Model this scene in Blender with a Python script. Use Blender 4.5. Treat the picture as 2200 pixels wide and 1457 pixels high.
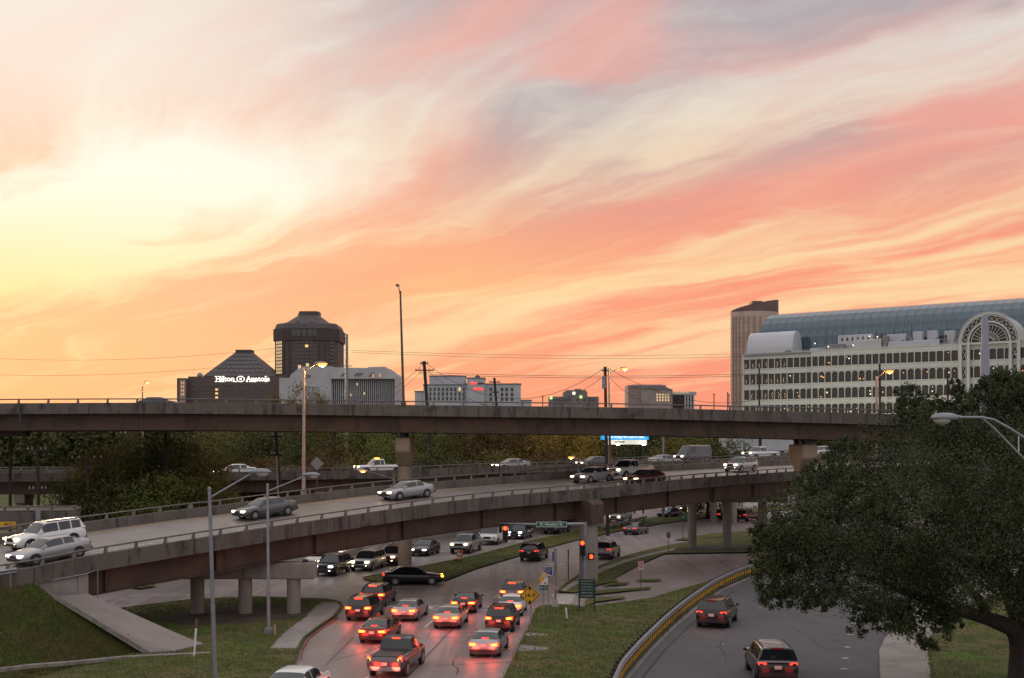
import bpy, bmesh, math, random
from mathutils import Vector, Matrix
for o in list(bpy.data.objects): bpy.data.objects.remove(o)
SC = bpy.context.scene
COL = SC.collection
R = math.radians
rnd = random.Random(7)

# ------------------------------------------------------------------ camera
F, CX, HY, EYE = 2500.0, 1100.0, 955.0, 11.0      # focal length in px of the 2200 px photo, horizon row, eye height
cam = bpy.data.cameras.new('camera')
cam.sensor_width = 36.0
cam.lens = 36.0 * F / 2200.0
cam.shift_y = (HY - 728.5) / 2200.0
cam.clip_start, cam.clip_end = 0.5, 20000.0
camo = bpy.data.objects.new('camera', cam); COL.objects.link(camo)
camo.location = (0, 0, EYE); camo.rotation_euler = (R(90), 0, 0)
SC.camera = camo
SC.view_settings.view_transform = 'Standard'; SC.view_settings.look = 'None'
SC.view_settings.gamma = 1.0; SC.view_settings.exposure = 0.0
SC.view_settings.use_curve_mapping = False
SC.render.engine = 'CYCLES'
SC.cycles.max_bounces = 6; SC.cycles.diffuse_bounces = 3; SC.cycles.glossy_bounces = 3
SC.cycles.transmission_bounces = 4; SC.cycles.transparent_max_bounces = 6
SC.cycles.use_denoising = True
SC.cycles.sample_clamp_indirect = 4.0

# ------------------------------------------------------------------ node helpers
class S:
    """a float socket with arithmetic, so node maths reads like maths"""
    def __init__(s, nt, k): s.nt, s.k = nt, k
    def m(s, op, b=None, c=None):
        n = s.nt.nodes.new('ShaderNodeMath'); n.operation = op
        for i, q in enumerate((s, b, c)):
            if q is None: continue
            if isinstance(q, S): s.nt.links.new(q.k, n.inputs[i])
            else: n.inputs[i].default_value = q
        return S(s.nt, n.outputs[0])
    def __add__(s, b): return s.m('ADD', b)
    def __radd__(s, b): return s.m('ADD', b)
    def __sub__(s, b): return s.m('SUBTRACT', b)
    def __rsub__(s, b): return (s * -1.0) + b
    def __mul__(s, b): return s.m('MULTIPLY', b)
    def __rmul__(s, b): return s.m('MULTIPLY', b)
    def __truediv__(s, b): return s.m('DIVIDE', b)
    def clamp(s): return s.m('MAXIMUM', 0.0).m('MINIMUM', 1.0)
    def step(s, a, b):
        n = s.nt.nodes.new('ShaderNodeMapRange'); n.interpolation_type = 'SMOOTHSTEP'
        s.nt.links.new(s.k, n.inputs[0]); n.inputs[1].default_value = a; n.inputs[2].default_value = b
        return S(s.nt, n.outputs[0])
def gauss(x, c, w):
    d = (x - c) * (1.0 / w)
    return (d * d * -1.0).m('EXPONENT')
def mixc(nt, f, a, b, mode='MIX'):
    n = nt.nodes.new('ShaderNodeMix'); n.data_type = 'RGBA'; n.blend_type = mode; n.clamp_factor = True
    def put(i, q):
        if isinstance(q, S): nt.links.new(q.k, n.inputs[i])
        elif isinstance(q, (int, float)): n.inputs[i].default_value = q
        elif isinstance(q, tuple): n.inputs[i].default_value = (*q[:3], 1)
        else: nt.links.new(q, n.inputs[i])
    put(0, f); put(6, a); put(7, b)
    return n.outputs[2]
def noise(nt, vec, scale, detail=4, rough=.5, dist=0.0, dims='3D'):
    n = nt.nodes.new('ShaderNodeTexNoise'); n.noise_dimensions = dims
    n.inputs['Scale'].default_value = scale; n.inputs['Detail'].default_value = detail
    n.inputs['Roughness'].default_value = rough; n.inputs['Distortion'].default_value = dist
    if vec is not None: nt.links.new(vec, n.inputs['Vector'])
    return S(nt, n.outputs[0])
def combine(nt, x, y, z=0.0):
    n = nt.nodes.new('ShaderNodeCombineXYZ')
    for i, q in enumerate((x, y, z)):
        if isinstance(q, S): nt.links.new(q.k, n.inputs[i])
        else: n.inputs[i].default_value = q
    return n.outputs[0]

# ------------------------------------------------------------------ world: dusk sky with streaked sunset cloud
SUN_AZ, SUN_EL = R(-24.0), R(3.0)          # azimuth from the view direction (+Y), to the left
W = bpy.data.worlds.new('World'); SC.world = W; W.use_nodes = True
W.cycles.sampling_method = 'MANUAL'; W.cycles.sample_map_resolution = 256
nt = W.node_tree; nt.nodes.clear()
tc = nt.nodes.new('ShaderNodeTexCoord')
nrm = nt.nodes.new('ShaderNodeVectorMath'); nrm.operation = 'NORMALIZE'
nt.links.new(tc.outputs['Generated'], nrm.inputs[0])
sep = nt.nodes.new('ShaderNodeSeparateXYZ'); nt.links.new(nrm.outputs[0], sep.inputs[0])
vx, vy, vz = (S(nt, sep.outputs[i]) for i in range(3))
el = vz.m('MAXIMUM', 0.0)
az = vx.m('ARCTAN2', vy)                                   # 0 ahead, negative to the left
zz = el + 0.10
u, w = vx / zz, vy / zz                                    # the cloud sheet seen from below
TH = R(-43.0)
sa = u * math.sin(TH) + w * math.cos(TH)                   # along the streaks
ta = u * math.cos(TH) - w * math.sin(TH)                   # across them
warp = noise(nt, combine(nt, sa * .50, ta * .55, 3.1), 1.0, 2, .5) - .5
warp2 = noise(nt, combine(nt, sa * 1.3, ta * 1.6, 8.7), 1.0, 4, .55) - .5
tw = ta + warp * 1.1 + warp2 * .45
band = ta + warp * .55 + warp2 * .30                      # a few broad bands of cloud across the view
sw = sa + warp2 * 1.4 + warp * .8
n1 = noise(nt, combine(nt, sw * .42, tw * 1.35, 1.9), 1.0, 5, .52)
n2 = noise(nt, combine(nt, sw * .95, tw * 4.6, 5.0), 1.0, 5, .55)
n3 = noise(nt, combine(nt, sw * .45 + 7.0, tw * 1.0, 2.0), 1.0, 3, .5)
n4 = noise(nt, combine(nt, sw * .30 + 3.0, tw * .70, 6.0), 1.0, 3, .5)
glow = gauss(az, -.26, .14) * gauss(el, .218, .040) + gauss(az, -.43, .15) * gauss(el, .155, .040) * 1.35
halo = gauss(az, -.42, .29) * gauss(el, .20, .125)
low_sun = gauss(az, -.46, .24) * gauss(el, .10, .055)
hi = el.step(.13, .33)                                     # 0 low, 1 high in the frame
right = az.step(-.30, .20)
# light between the clouds
gap = mixc(nt, hi, (.99, .66, .32), (.75, .745, .69))
gap = mixc(nt, right * (1.0 - hi) * .55, gap, (.95, .70, .42))
gap = mixc(nt, halo * .85, gap, (1.0, .865, .64))
# the clouds themselves
cl_low = mixc(nt, right, (.97, .42, .215), (.95, .31, .195))
cl_hi = mixc(nt, (n3 + gauss(band, 1.85, .28) * .05 + el.step(.24, .36) * .05).step(.39, .53), (.78, .40, .35), (.43, .385, .415))
cl_hi = mixc(nt, (1.0 - az.step(-.34, .02)) * .9, cl_hi, (.95, .62, .51))
cl = mixc(nt, (el + (n4 - .5) * .16).step(.15, .29), cl_low, cl_hi)
cl = mixc(nt, halo * .45, cl, (.97, .66, .43))
n5 = noise(nt, combine(nt, sw * 1.6 + 4.0, tw * 9.0, 1.0), 1.0, 5, .6)
dens = n1 * .50 + n2 * .34 + n5 * .18 + (n4 - .5) * .22 - .01
dens = dens + gauss(band, 2.52, .30) * .12 + gauss(band, 1.95, .16) * .10 + gauss(band, 1.38, .22) * .09 - gauss(band, 3.15, .20) * .04
dens = dens.step(.39, .63)
low = el.step(.135, .02)
dens = (dens + low * .50).clamp()
sky = mixc(nt, dens * (1.0 - halo * .15), gap, cl)
gl = mixc(nt, el.step(.10, .23), (1.02, .88, .44), (1.01, .965, .82))
gf = glow * 1.30 - (n1 - .43) * 3.2 * halo - (n2 - .48) * 2.4 * halo - (n5 - .5) * .8 * halo
sky = mixc(nt, gf.clamp() * (1.0 - low * .6), sky, gl)
sky = mixc(nt, (low_sun * .55 * (1.9 - n1 * 1.6 - n2 * 1.0)).clamp(), sky, (1.0, .64, .25))
gold = gauss(az, -.10, .20) * gauss(el, .125, .045) * n4.step(.42, .58)
sky = mixc(nt, gold * .40, sky, (1.0, .66, .25))
sky = mixc(nt, gauss(az, -.40, .22) * el.step(.20, .31) * .55, sky, (1.0, .885, .79))
# away from the sunset the same cloud loses its colour into dusk grey and blue
far = az.m('ABSOLUTE').step(.50, 2.2)
sky = mixc(nt, far * .92, sky, mixc(nt, dens, (.79, .77, .81), (.71, .65, .67)))
sky = mixc(nt, el.step(.33, .80) * .85, sky, mixc(nt, dens, (1.01, .98, 1.0), (.94, .86, .86)))
nish = nt.nodes.new('ShaderNodeTexSky'); nish.sky_type = 'NISHITA'; nish.sun_disc = False
nish.sun_elevation = SUN_EL; nish.sun_rotation = SUN_AZ
sky = mixc(nt, .006, sky, nish.outputs[0], 'ADD')
bg = nt.nodes.new('ShaderNodeBackground'); nt.links.new(sky, bg.inputs[0]); bg.inputs[1].default_value = 1.0
wo = nt.nodes.new('ShaderNodeOutputWorld'); nt.links.new(bg.outputs[0], wo.inputs[0])

# ------------------------------------------------------------------ the sun, low behind the cloud
sd = bpy.data.lights.new('sun', 'SUN'); sd.energy = 1.0; sd.angle = R(12); sd.color = (1.0, .62, .36)
so = bpy.data.objects.new('sun', sd); COL.objects.link(so)
sdir = Vector((math.sin(SUN_AZ) * math.cos(SUN_EL), math.cos(SUN_AZ) * math.cos(SUN_EL), math.sin(SUN_EL)))
so.rotation_euler = sdir.to_track_quat('Z', 'Y').to_euler()

# ------------------------------------------------------------------ geometry helpers
import numpy as np
def G(x, y, z=0.0):
    """the point at height z that the photo shows at pixel (x, y)"""
    d = F * (EYE - z) / (y - HY)
    return Vector(((x - CX) * d / F, d, z))
def PD(x, y, d):
    """the point d metres ahead that the photo shows at pixel (x, y)"""
    return Vector(((x - CX) * d / F, d, EYE + (HY - y) * d / F))
def tag(o, label=None, cat=None, group=None, kind=None):
    if label: o['label'] = label
    if cat: o['category'] = cat
    if group: o['group'] = group
    if kind: o['kind'] = kind
    return o
def empty(name, loc=(0, 0, 0), rz=0.0, label=None, cat=None, group=None):
    o = bpy.data.objects.new(name, None); COL.objects.link(o)
    o.empty_display_size = .2
    o.location = loc; o.rotation_euler = (0, 0, rz)
    return tag(o, label, cat, group)
def link(name, me, parent=None, loc=None, rot=None):
    o = bpy.data.objects.new(name, me); COL.objects.link(o)
    if parent: o.parent = parent
    if loc is not None: o.location = loc
    if rot is not None: o.rotation_euler = rot
    return o
class MB:
    def __init__(s): s.v, s.f, s.m = [], [], []
    def add(s, vs, fs, mi=0):
        b = len(s.v); s.v += [tuple(q) for q in vs]
        s.f += [tuple(b + i for i in f) for f in fs]; s.m += [mi] * len(fs); return s
    def bx(s, x0, x1, y0, y1, z0, z1, mi=0):
        v = [(x, y, z) for z in (z0, z1) for y in (y0, y1) for x in (x0, x1)]
        return s.add(v, [(0, 2, 3, 1), (4, 5, 7, 6), (0, 1, 5, 4), (2, 6, 7, 3), (0, 4, 6, 2), (1, 3, 7, 5)], mi)
    def bar(s, p, q, w, h, mi=0, up=Vector((0, 0, 1))):
        """a box beam from p to q, w wide and h deep"""
        p, q = Vector(p), Vector(q); d = (q - p).normalized()
        if abs(d.dot(up)) > .99: up = Vector((0, 1, 0))
        a = d.cross(up).normalized() * w / 2; b = a.cross(d).normalized() * h / 2
        v = [c + sa * a + sb * b for c in (p, q) for sb in (-1, 1) for sa in (-1, 1)]
        return s.add(v, [(0, 1, 3, 2), (4, 6, 7, 5), (0, 4, 5, 1), (2, 3, 7, 6), (0, 2, 6, 4), (1, 5, 7, 3)], mi)
    def tube(s, pts, r, n=8, mi=0, cap=True):
        pts = [Vector(p) for p in pts]; rs = r if isinstance(r, (list, tuple)) else [r] * len(pts)
        rings = []
        for i, p in enumerate(pts):
            d = (pts[min(i + 1, len(pts) - 1)] - pts[max(i - 1, 0)]).normalized()
            up = Vector((0, 0, 1)) if abs(d.z) < .95 else Vector((0, 1, 0))
            a = d.cross(up).normalized(); b = a.cross(d)
            rings.append([p + (a * math.cos(t) + b * math.sin(t)) * rs[i] for t in (2 * math.pi * k / n for k in range(n))])
        v = [q for g in rings for q in g]; f = []
        for i in range(len(pts) - 1):
            for k in range(n):
                k2 = (k + 1) % n
                f.append((i * n + k, i * n + k2, (i + 1) * n + k2, (i + 1) * n + k))
        if cap: f += [tuple(range(n - 1, -1, -1)), tuple((len(pts) - 1) * n + k for k in range(n))]
        return s.add(v, f, mi)
    def ell(s, c, r, n=10, k=6, mi=0, z0=-1.0, z1=1.0):
        """an ellipsoid or a slice of one between heights z0 and z1 (-1..1)"""
        c = Vector(c); v = []; f = []
        t0, t1 = math.asin(z0), math.asin(z1)
        for i in range(k + 1):
            t = t0 + (t1 - t0) * i / k
            for j in range(n):
                a = 2 * math.pi * j / n
                v.append((c.x + r[0] * math.cos(t) * math.cos(a), c.y + r[1] * math.cos(t) * math.sin(a), c.z + r[2] * math.sin(t)))
        for i in range(k):
            for j in range(n):
                j2 = (j + 1) % n
                f.append((i * n + j, i * n + j2, (i + 1) * n + j2, (i + 1) * n + j))
        f += [tuple(range(n - 1, -1, -1)), tuple(k * n + j for j in range(n))]
        return s.add(v, f, mi)
    def prism(s, poly, ext, mi=0):
        """a 3-D polygon pushed along ext"""
        e = Vector(ext); n = len(poly); v = [Vector(p) for p in poly]; v += [p + e for p in v]
        f = [tuple(range(n - 1, -1, -1)), tuple(range(n, 2 * n))] + [(i, (i + 1) % n, n + (i + 1) % n, n + i) for i in range(n)]
        return s.add(v, f, mi)
    def loft(s, rows, mi=0, close=False, caps=False):
        n = len(rows[0]); v = [q for r in rows for q in r]; f = []
        for i in range(len(rows) - 1):
            for k in range(n if close else n - 1):
                k2 = (k + 1) % n
                f.append((i * n + k, i * n + k2, (i + 1) * n + k2, (i + 1) * n + k))
        if caps: f += [tuple(range(n - 1, -1, -1)), tuple((len(rows) - 1) * n + k for k in range(n))]
        return s.add(v, f, mi)
    def mesh(s, name, mats, smooth=False, fix=True):
        me = bpy.data.meshes.new(name); me.from_pydata(s.v, [], s.f)
        for q in (mats if isinstance(mats, (list, tuple)) else [mats]): me.materials.append(q)
        if any(s.m): me.polygons.foreach_set('material_index', s.m)
        if fix:
            bm = bmesh.new(); bm.from_mesh(me); bmesh.ops.recalc_face_normals(bm, faces=bm.faces); bm.to_mesh(me); bm.free()
        if smooth:
            me.polygons.foreach_set('use_smooth', [True] * len(me.polygons))
            if smooth != 'all':
                me.set_sharp_from_angle(angle=R(38))
        me.update(); return me
    def build(s, name, mats, parent=None, smooth=False, loc=None, rot=None):
        return link(name, s.mesh(name, mats, smooth), parent, loc, rot)

def spline(pts, n):
    """Catmull-Rom through pts, n pieces between neighbours"""
    P = [Vector(p) for p in pts]; P = [P[0] * 2 - P[1]] + P + [P[-1] * 2 - P[-2]]; out = []
    for i in range(1, len(P) - 2):
        a, b, c, d = P[i - 1:i + 3]
        for k in range(n):
            t = k / n
            out.append(.5 * ((2 * b) + (c - a) * t + (2 * a - 5 * b + 4 * c - d) * t * t + (3 * b - a - 3 * c + d) * t ** 3))
    out.append(P[-2]); return out
class Path:
    """a 3-D line measured by arc length"""
    def __init__(s, pts):
        s.p = [Vector(q) for q in pts]; s.c = [0.0]
        for a, b in zip(s.p, s.p[1:]): s.c.append(s.c[-1] + (b - a).length)
        s.len = s.c[-1]
    def at(s, t):
        t = max(0.0, min(s.len, t))
        for i in range(len(s.p) - 1):
            if t <= s.c[i + 1] or i == len(s.p) - 2:
                k = (t - s.c[i]) / max(1e-6, s.c[i + 1] - s.c[i])
                return s.p[i].lerp(s.p[i + 1], k)
    def dir(s, t):
        d = s.at(t + .6) - s.at(t - .6); return d.normalized()
    def left(s, t):
        d = s.dir(t); return Vector((-d.y, d.x, 0)).normalized()
    def find(s, px):
        """arc length at which the line crosses photo column px"""
        best, bt = 1e9, 0
        for i in range(600):
            t = s.len * i / 599; q = s.at(t); e = abs(CX + F * q.x / q.y - px)
            if e < best: best, bt = e, t
        return bt

# ------------------------------------------------------------------ materials
M = {}
def mat(name, col, rough=.8, col2=None, scale=1.0, var=.18, bump=0.0, bscale=30.0, metal=0.0, emit=None, estr=0.0, spec=.4, detail=5, coat=0.0, stretch=None):
    m = bpy.data.materials.new(name); m.use_nodes = True; M[name] = m
    t = m.node_tree; b = t.nodes['Principled BSDF']
    b.inputs['Roughness'].default_value = rough; b.inputs['Metallic'].default_value = metal
    b.inputs['Specular IOR Level'].default_value = spec; b.inputs['Coat Weight'].default_value = coat
    if emit:
        b.inputs['Emission Color'].default_value = (*emit, 1); b.inputs['Emission Strength'].default_value = estr
    tcn = t.nodes.new('ShaderNodeTexCoord'); vec = tcn.outputs['Object']
    if stretch:
        mp = t.nodes.new('ShaderNodeMapping'); mp.inputs['Scale'].default_value = stretch
        t.links.new(vec, mp.inputs[0]); vec = mp.outputs[0]
    if var or col2:
        c2 = col2 or tuple(max(0, c * (1 - 2 * var)) for c in col)
        f = noise(t, vec, scale, detail, .6)
        c = mixc(t, f.step(.3, .7), col, c2)
        t.links.new(c, b.inputs['Base Color'])
    else:
        b.inputs['Base Color'].default_value = (*col, 1)
    if bump:
        bn = t.nodes.new('ShaderNodeBump'); bn.inputs['Strength'].default_value = bump; bn.inputs['Distance'].default_value = .05
        f = noise(t, vec, bscale, 4, .6); t.links.new(f.k, bn.inputs['Height']); t.links.new(bn.outputs[0], b.inputs['Normal'])
    return m
def layered(name, base, layers, rough=.85, bump=.25, bscale=20, spec=.3, rough2=None):
    """a surface with several noise layers: (colour, scale, lo, hi, strength[, stretch])"""
    m = bpy.data.materials.new(name); m.use_nodes = True; M[name] = m
    t = m.node_tree; b = t.nodes['Principled BSDF']
    b.inputs['Roughness'].default_value = rough; b.inputs['Specular IOR Level'].default_value = spec
    tcn = t.nodes.new('ShaderNodeTexCoord'); c = base
    for i, L in enumerate(layers):
        vec = tcn.outputs['Object']
        mp = t.nodes.new('ShaderNodeMapping'); t.links.new(vec, mp.inputs[0])
        mp.inputs['Location'].default_value = (i * 13.7, i * 5.1, i * 3.3)
        if len(L) > 5: mp.inputs['Scale'].default_value = L[5]
        f = noise(t, mp.outputs[0], L[1], 5, .6).step(L[2], L[3]) * L[4]
        c = mixc(t, f, c, L[0])
    t.links.new(c, b.inputs['Base Color'])
    if bump:
        bn = t.nodes.new('ShaderNodeBump'); bn.inputs['Strength'].default_value = bump; bn.inputs['Distance'].default_value = .04
        f = noise(t, tcn.outputs['Object'], bscale, 5, .65); t.links.new(f.k, bn.inputs['Height']); t.links.new(bn.outputs[0], b.inputs['Normal'])
    return m
layered('grass', (.070, .088, .022), [((.135, .108, .050), .16, .42, .60, .85), ((.045, .066, .015), .6, .48, .62, .85), ((.16, .125, .065), 1.7, .56, .70, .6), ((.085, .135, .022), .33, .53, .66, .85), ((.035, .036, .015), 6, .48, .66, .6), ((.17, .14, .08), 14, .58, .72, .45)], bump=.9, bscale=14, spec=.15)
layered('bank', (.066, .076, .022), [((.105, .072, .036), .16, .42, .58, .9), ((.058, .090, .02), .5, .50, .62, .8), ((.03, .036, .012), .9, .50, .7, .75, (1, 1, 1)), ((.10, .075, .035), 3.0, .60, .8, .5), ((.022, .024, .01), 5, .55, .75, .6, (.18, 1, 1))], bump=1.0, bscale=12, spec=.15)
layered('soil', (.075, .062, .05), [((.045, .038, .03), .9, .4, .65, .8), ((.06, .06, .03), .4, .55, .7, .6), ((.13, .11, .09), 6, .62, .78, .4)], bump=.7, bscale=15, spec=.15)
layered('pavement', (.240, .200, .200), [((.105, .094, .094), .9, .48, .60, .75, (1, .03, 1)), ((.075, .068, .07), .45, .60, .66, .7), ((.165, .145, .138), .10, .40, .62, .85), ((.10, .09, .088), .5, .56, .75, .7, (1, .25, 1)), ((.27, .245, .228), .8, .58, .74, .6), ((.075, .068, .066), 3.0, .66, .8, .5), ((.09, .08, .08), 25, .55, .75, .35)], rough=.50, bump=.10, bscale=40, spec=.5)
layered('asphalt', (.078, .077, .083), [((.055, .055, .06), .8, .52, .62, .6, (1, .04, 1)), ((.042, .042, .046), .4, .63, .67, .6), ((.058, .056, .06), .12, .4, .65, .8), ((.095, .095, .10), .35, .55, .75, .5, (1, .2, 1)), ((.045, .043, .045), 1.2, .62, .78, .6), ((.13, .125, .125), 30, .60, .8, .3)], rough=.7, bump=.15, bscale=60, spec=.4)
layered('walk', (.26, .24, .225), [((.19, .172, .16), .5, .42, .66, .8), ((.12, .108, .10), 2.2, .62, .8, .6), ((.31, .285, .265), 8, .6, .8, .4)], bump=.15, bscale=40)
layered('kerb', (.24, .222, .205), [((.14, .125, .115), 1.6, .42, .68, .85), ((.085, .075, .07), 5, .6, .8, .6)], bump=.2, bscale=30)
layered('parapet', (.118, .104, .092), [((.070, .061, .054), .9, .42, .66, .8, (1, 1, .35)), ((.038, .033, .030), 2.6, .54, .66, .85, (1, 1, .10)), ((.028, .025, .023), .55, .58, .68, .7), ((.135, .118, .103), 3.5, .62, .8, .5)], bump=.2, bscale=25)
layered('pier_lamplit', (.31, .245, .185), [((.225, .178, .135), .8, .42, .66, .7, (1, 1, .3)), ((.10, .088, .078), 1.7, .62, .8, .6, (1, 1, .2))], bump=.15, bscale=25)  # warm lamp light on the upper piers mixed into the concrete colour
layered('pier', (.25, .222, .195), [((.18, .160, .140), .8, .42, .66, .7, (1, 1, .3)), ((.10, .088, .078), 1.7, .60, .74, .7, (1, 1, .2)), ((.07, .062, .056), 3.0, .62, .72, .5, (1, 1, .12))], bump=.15, bscale=25)
layered('deck', (.20, .178, .165), [((.14, .125, .118), .25, .42, .68, .8), ((.10, .09, .086), 1.0, .6, .78, .6, (1, .3, 1)), ((.24, .215, .20), 12, .6, .8, .4)], rough=.48, bump=.1, bscale=40, spec=.5)
layered('weathered_steel', (.086, .052, .037), [((.082, .054, .040), 3.0, .58, .68, .6, (1, 1, .08)), ((.034, .022, .018), 1.1, .56, .66, .7, (1, 1, .15)), ((.045, .028, .022), .5, .42, .66, .8), ((.078, .048, .035), 1.4, .58, .76, .5, (1, 1, .3)), ((.045, .028, .025), 4, .6, .8, .5, (1, 1, .3))], rough=.62, bump=.08, bscale=30, spec=.35)
layered('slope_concrete', (.245, .215, .20), [((.19, .165, .152), .35, .42, .66, .8), ((.13, .112, .10), 1.5, .62, .78, .6), ((.06, .065, .035), 2.5, .70, .78, .8)], bump=.25, bscale=22)
mat('blue_grey_steel', (.27, .31, .39), .5, var=.06, scale=1)
mat('rail_metal', (.16, .145, .14), .5, var=.15, scale=3, metal=.5)
mat('galvanised', (.26, .28, .31), .42, var=.12, scale=4, metal=.55)
mat('dark_metal', (.035, .034, .036), .5, var=.1)
mat('bronze_pole', (.10, .085, .08), .5, var=.1, metal=.4)
mat('lamp_tinted_pole', (.42, .31, .265), .5, var=.12, scale=2, metal=.2)  # pink cast of the street lamp's light put into the base colour
mat('wood_pole', (.052, .036, .030), .9, var=.25, scale=6, stretch=(1, 1, .1), bump=.3)
mat('insulator', (.30, .30, .31), .3, var=.05)
mat('wire', (.05, .045, .045), .6, var=0)
mat('paint_line', (.68, .66, .62), .7, col2=(.34, .31, .29), scale=3.0)
mat('yellow_paint', (.60, .34, .03), .6, col2=(.32, .18, .03), scale=4)
mat('red_paint', (.24, .06, .05), .7, col2=(.13, .07, .06), scale=1.2)
mat('white_paint', (.70, .70, .70), .5, var=.06)
mat('tyre', (.016, .016, .017), .8, var=.1)
mat('rim', (.30, .30, .31), .35, var=.05, metal=.8)
mat('trim', (.018, .018, .02), .45, var=0)
mat('car_glass', (.014, .017, .02), .06, var=0, spec=.8)
mat('chrome', (.6, .6, .62), .18, var=0, metal=1)
mat('plate', (.55, .55, .53), .5, var=.05)
mat('rubber', (.02, .02, .02), .9, var=0)
def paint(name, col, rough=.3, metal=.25): return mat(name, col, rough, var=.03, scale=2, metal=metal, coat=.5)
paint('car_black', (.014, .014, .016)); paint('car_silver', (.34, .34, .35), metal=.5); paint('car_white', (.66, .66, .66), metal=0)
paint('car_beige', (.36, .33, .26)); paint('car_maroon', (.075, .016, .018)); paint('car_grey', (.10, .105, .115), metal=.5)
paint('car_blue', (.05, .07, .11)); paint('car_tan', (.34, .30, .24)); paint('car_darkred', (.11, .02, .02))
mat("brake_lit", (.5, .02, .01), .3, var=0, emit=(1.0, .03, .010), estr=6.0)
mat("bloom_core_lit", (.8, .3, .05), .3, var=0, emit=(1.0, .34, .03), estr=6.0)
mat('tail_lit', (.5, .02, .01), .3, var=0, emit=(1.0, .045, .022), estr=2.2)
mat('tail_off', (.20, .008, .008), .25, var=0)
mat('head_lit', (.8, .8, .8), .2, var=0, emit=(1.0, .80, .46), estr=7.0)
mat('head_cool', (.8, .8, .8), .2, var=0, emit=(.88, .94, 1.0), estr=7.0)
mat('head_off', (.45, .46, .47), .12, var=0)
mat('amber_lit', (.8, .3, .02), .3, var=0, emit=(1.0, .36, .03), estr=6.0)
mat("signal_red", (.8, .05, .02), .3, var=0, emit=(1.0, .055, .010), estr=5.0)
mat('lens_off', (.02, .015, .012), .2, var=0)
mat('sodium', (.8, .5, .2), .3, var=0, emit=(1.0, .29, .035), estr=2.4)
mat('lamp_glass', (.42, .41, .39), .25, var=.05)
mat('sign_green', (.012, .10, .065), .45, var=.06)
mat('sign_dark_green', (.012, .042, .035), .5, var=.06)
mat('sign_blue', (.018, .045, .19), .45, var=.06)
mat('sign_yellow', (.62, .33, .015), .45, var=.06)
mat('sign_white', (.62, .61, .60), .5, var=.06)
mat('sign_pink', (.50, .30, .29), .5, var=.08)
mat('sign_grey', (.20, .19, .19), .5, var=.06)
mat('sign_black', (.012, .012, .012), .5, var=0)
mat('board_white_sign', (.85, .85, .84), .4, var=0)
mat('cabinet', (.33, .31, .26), .5, var=.06)
mat('barrel_orange', (.55, .10, .035), .5, var=.08)

# ------------------------------------------------------------------ the setting: ground, roads, verges
def sheet(name, pts, z, m, parent=None, kind='structure'):
    mb = MB(); mb.add([(p[0], p[1], z) for p in pts], [tuple(range(len(pts)))])
    o = mb.build(name, M[m], parent)
    if o.data.polygons[0].normal.z < 0: o.data.flip_normals()
    return o if parent else tag(o, kind=kind)
def px(lst): return [G(*p) for p in lst]
def slab(name, pts, h=.13, top='grass', kw=.17, z0=0.0, kerb='kerb'):
    """a raised area: a kerb ring with its top face set inside it"""
    bm = bmesh.new(); vs = [bm.verts.new((p[0], p[1], z0 + h)) for p in pts]
    f = bm.faces.new(vs); bm.normal_update()
    if f.normal.z < 0: f.normal_flip()
    me2 = bpy.data.meshes.new(name)
    r = bmesh.ops.inset_region(bm, faces=[f], thickness=kw, use_even_offset=True)
    ring = r['faces']; inner = [q for q in bm.faces if q not in ring][0]
    inn = MB(); inn.add([(v.co.x, v.co.y, z0 + h + .012) for v in inner.verts], [tuple(range(len(inner.verts)))])
    bmesh.ops.delete(bm, geom=[inner], context='FACES_ONLY')
    ed = [e for e in bm.edges if e.is_boundary and any((v.co - Vector((p[0], p[1], z0 + h))).length < 1e-4 for v in e.verts[:1] for p in pts) and any((e.verts[1].co - Vector((p[0], p[1], z0 + h))).length < 1e-4 for p in pts)]
    g = bmesh.ops.extrude_edge_only(bm, edges=ed)
    for v in [q for q in g['geom'] if isinstance(q, bmesh.types.BMVert)]: v.co.z = z0 - .02
    bmesh.ops.recalc_face_normals(bm, faces=bm.faces)
    bm.to_mesh(me2); bm.free(); me2.materials.append(M[kerb])
    t = inn.build(name, M[top]);
    if t.data.polygons[0].normal.z < 0: t.data.flip_normals()
    tag(t, kind='structure'); link('kerb', me2, t)
    return t

gm = MB(); N = 24; ext = 6000.0
gm.add([(-ext, -200, 0), (ext, -200, 0), (ext, ext, 0), (-ext, ext, 0)], [(0, 1, 2, 3)])
tag(gm.build('ground', M['grass']), kind='structure')

road = sheet('road', [Vector((-130, 34, 0)), Vector((80, 34, 0)), Vector((80, 128, 0))] + px([(1960, 1115), (1960, 1058), (1500, 1076), (1300, 1101), (1080, 1137), (900, 1157), (740, 1177), (640, 1194), (450, 1214)]) + [Vector((-130, 112, 0))], .012, 'pavement')

def dash(p, q, w, m='paint_line', name='lane_dash', z=.016):
    p, q = Vector(p), Vector(q); d = (q - p).normalized(); n = Vector((-d.y, d.x, 0)) * w / 2
    mb = MB(); mb.add([(a.x, a.y, z) for a in (p - n, q - n, q + n, p + n)], [(0, 1, 2, 3)])
    return mb.build(name, M[m], road)
def lane(p, q, on=3.0, off=6.0, w=.12):
    p, q = Vector(p), Vector(q); L = (q - p).length; d = (q - p) / L; t = 0
    while t < L - on: dash(p + d * t, p + d * (t + on), w); t += on + off
LD = Vector((.105, .9945, 0))                            # direction of the near street
lane(G(849, 1404) - LD * 9.3, G(849, 1404) + LD * 15)
lane(G(1037, 1440) - LD * 6, G(1037, 1440) + LD * 22)
def seam(pts, w=.06):
    for a, b in zip(pts, pts[1:]): dash(a, b, w, 'rubber', 'joint', .0155)
seam([G(862, 1470), G(960, 1364), G(1000, 1328)])
seam([G(700, 1430), G(760, 1370)], .04)
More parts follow.
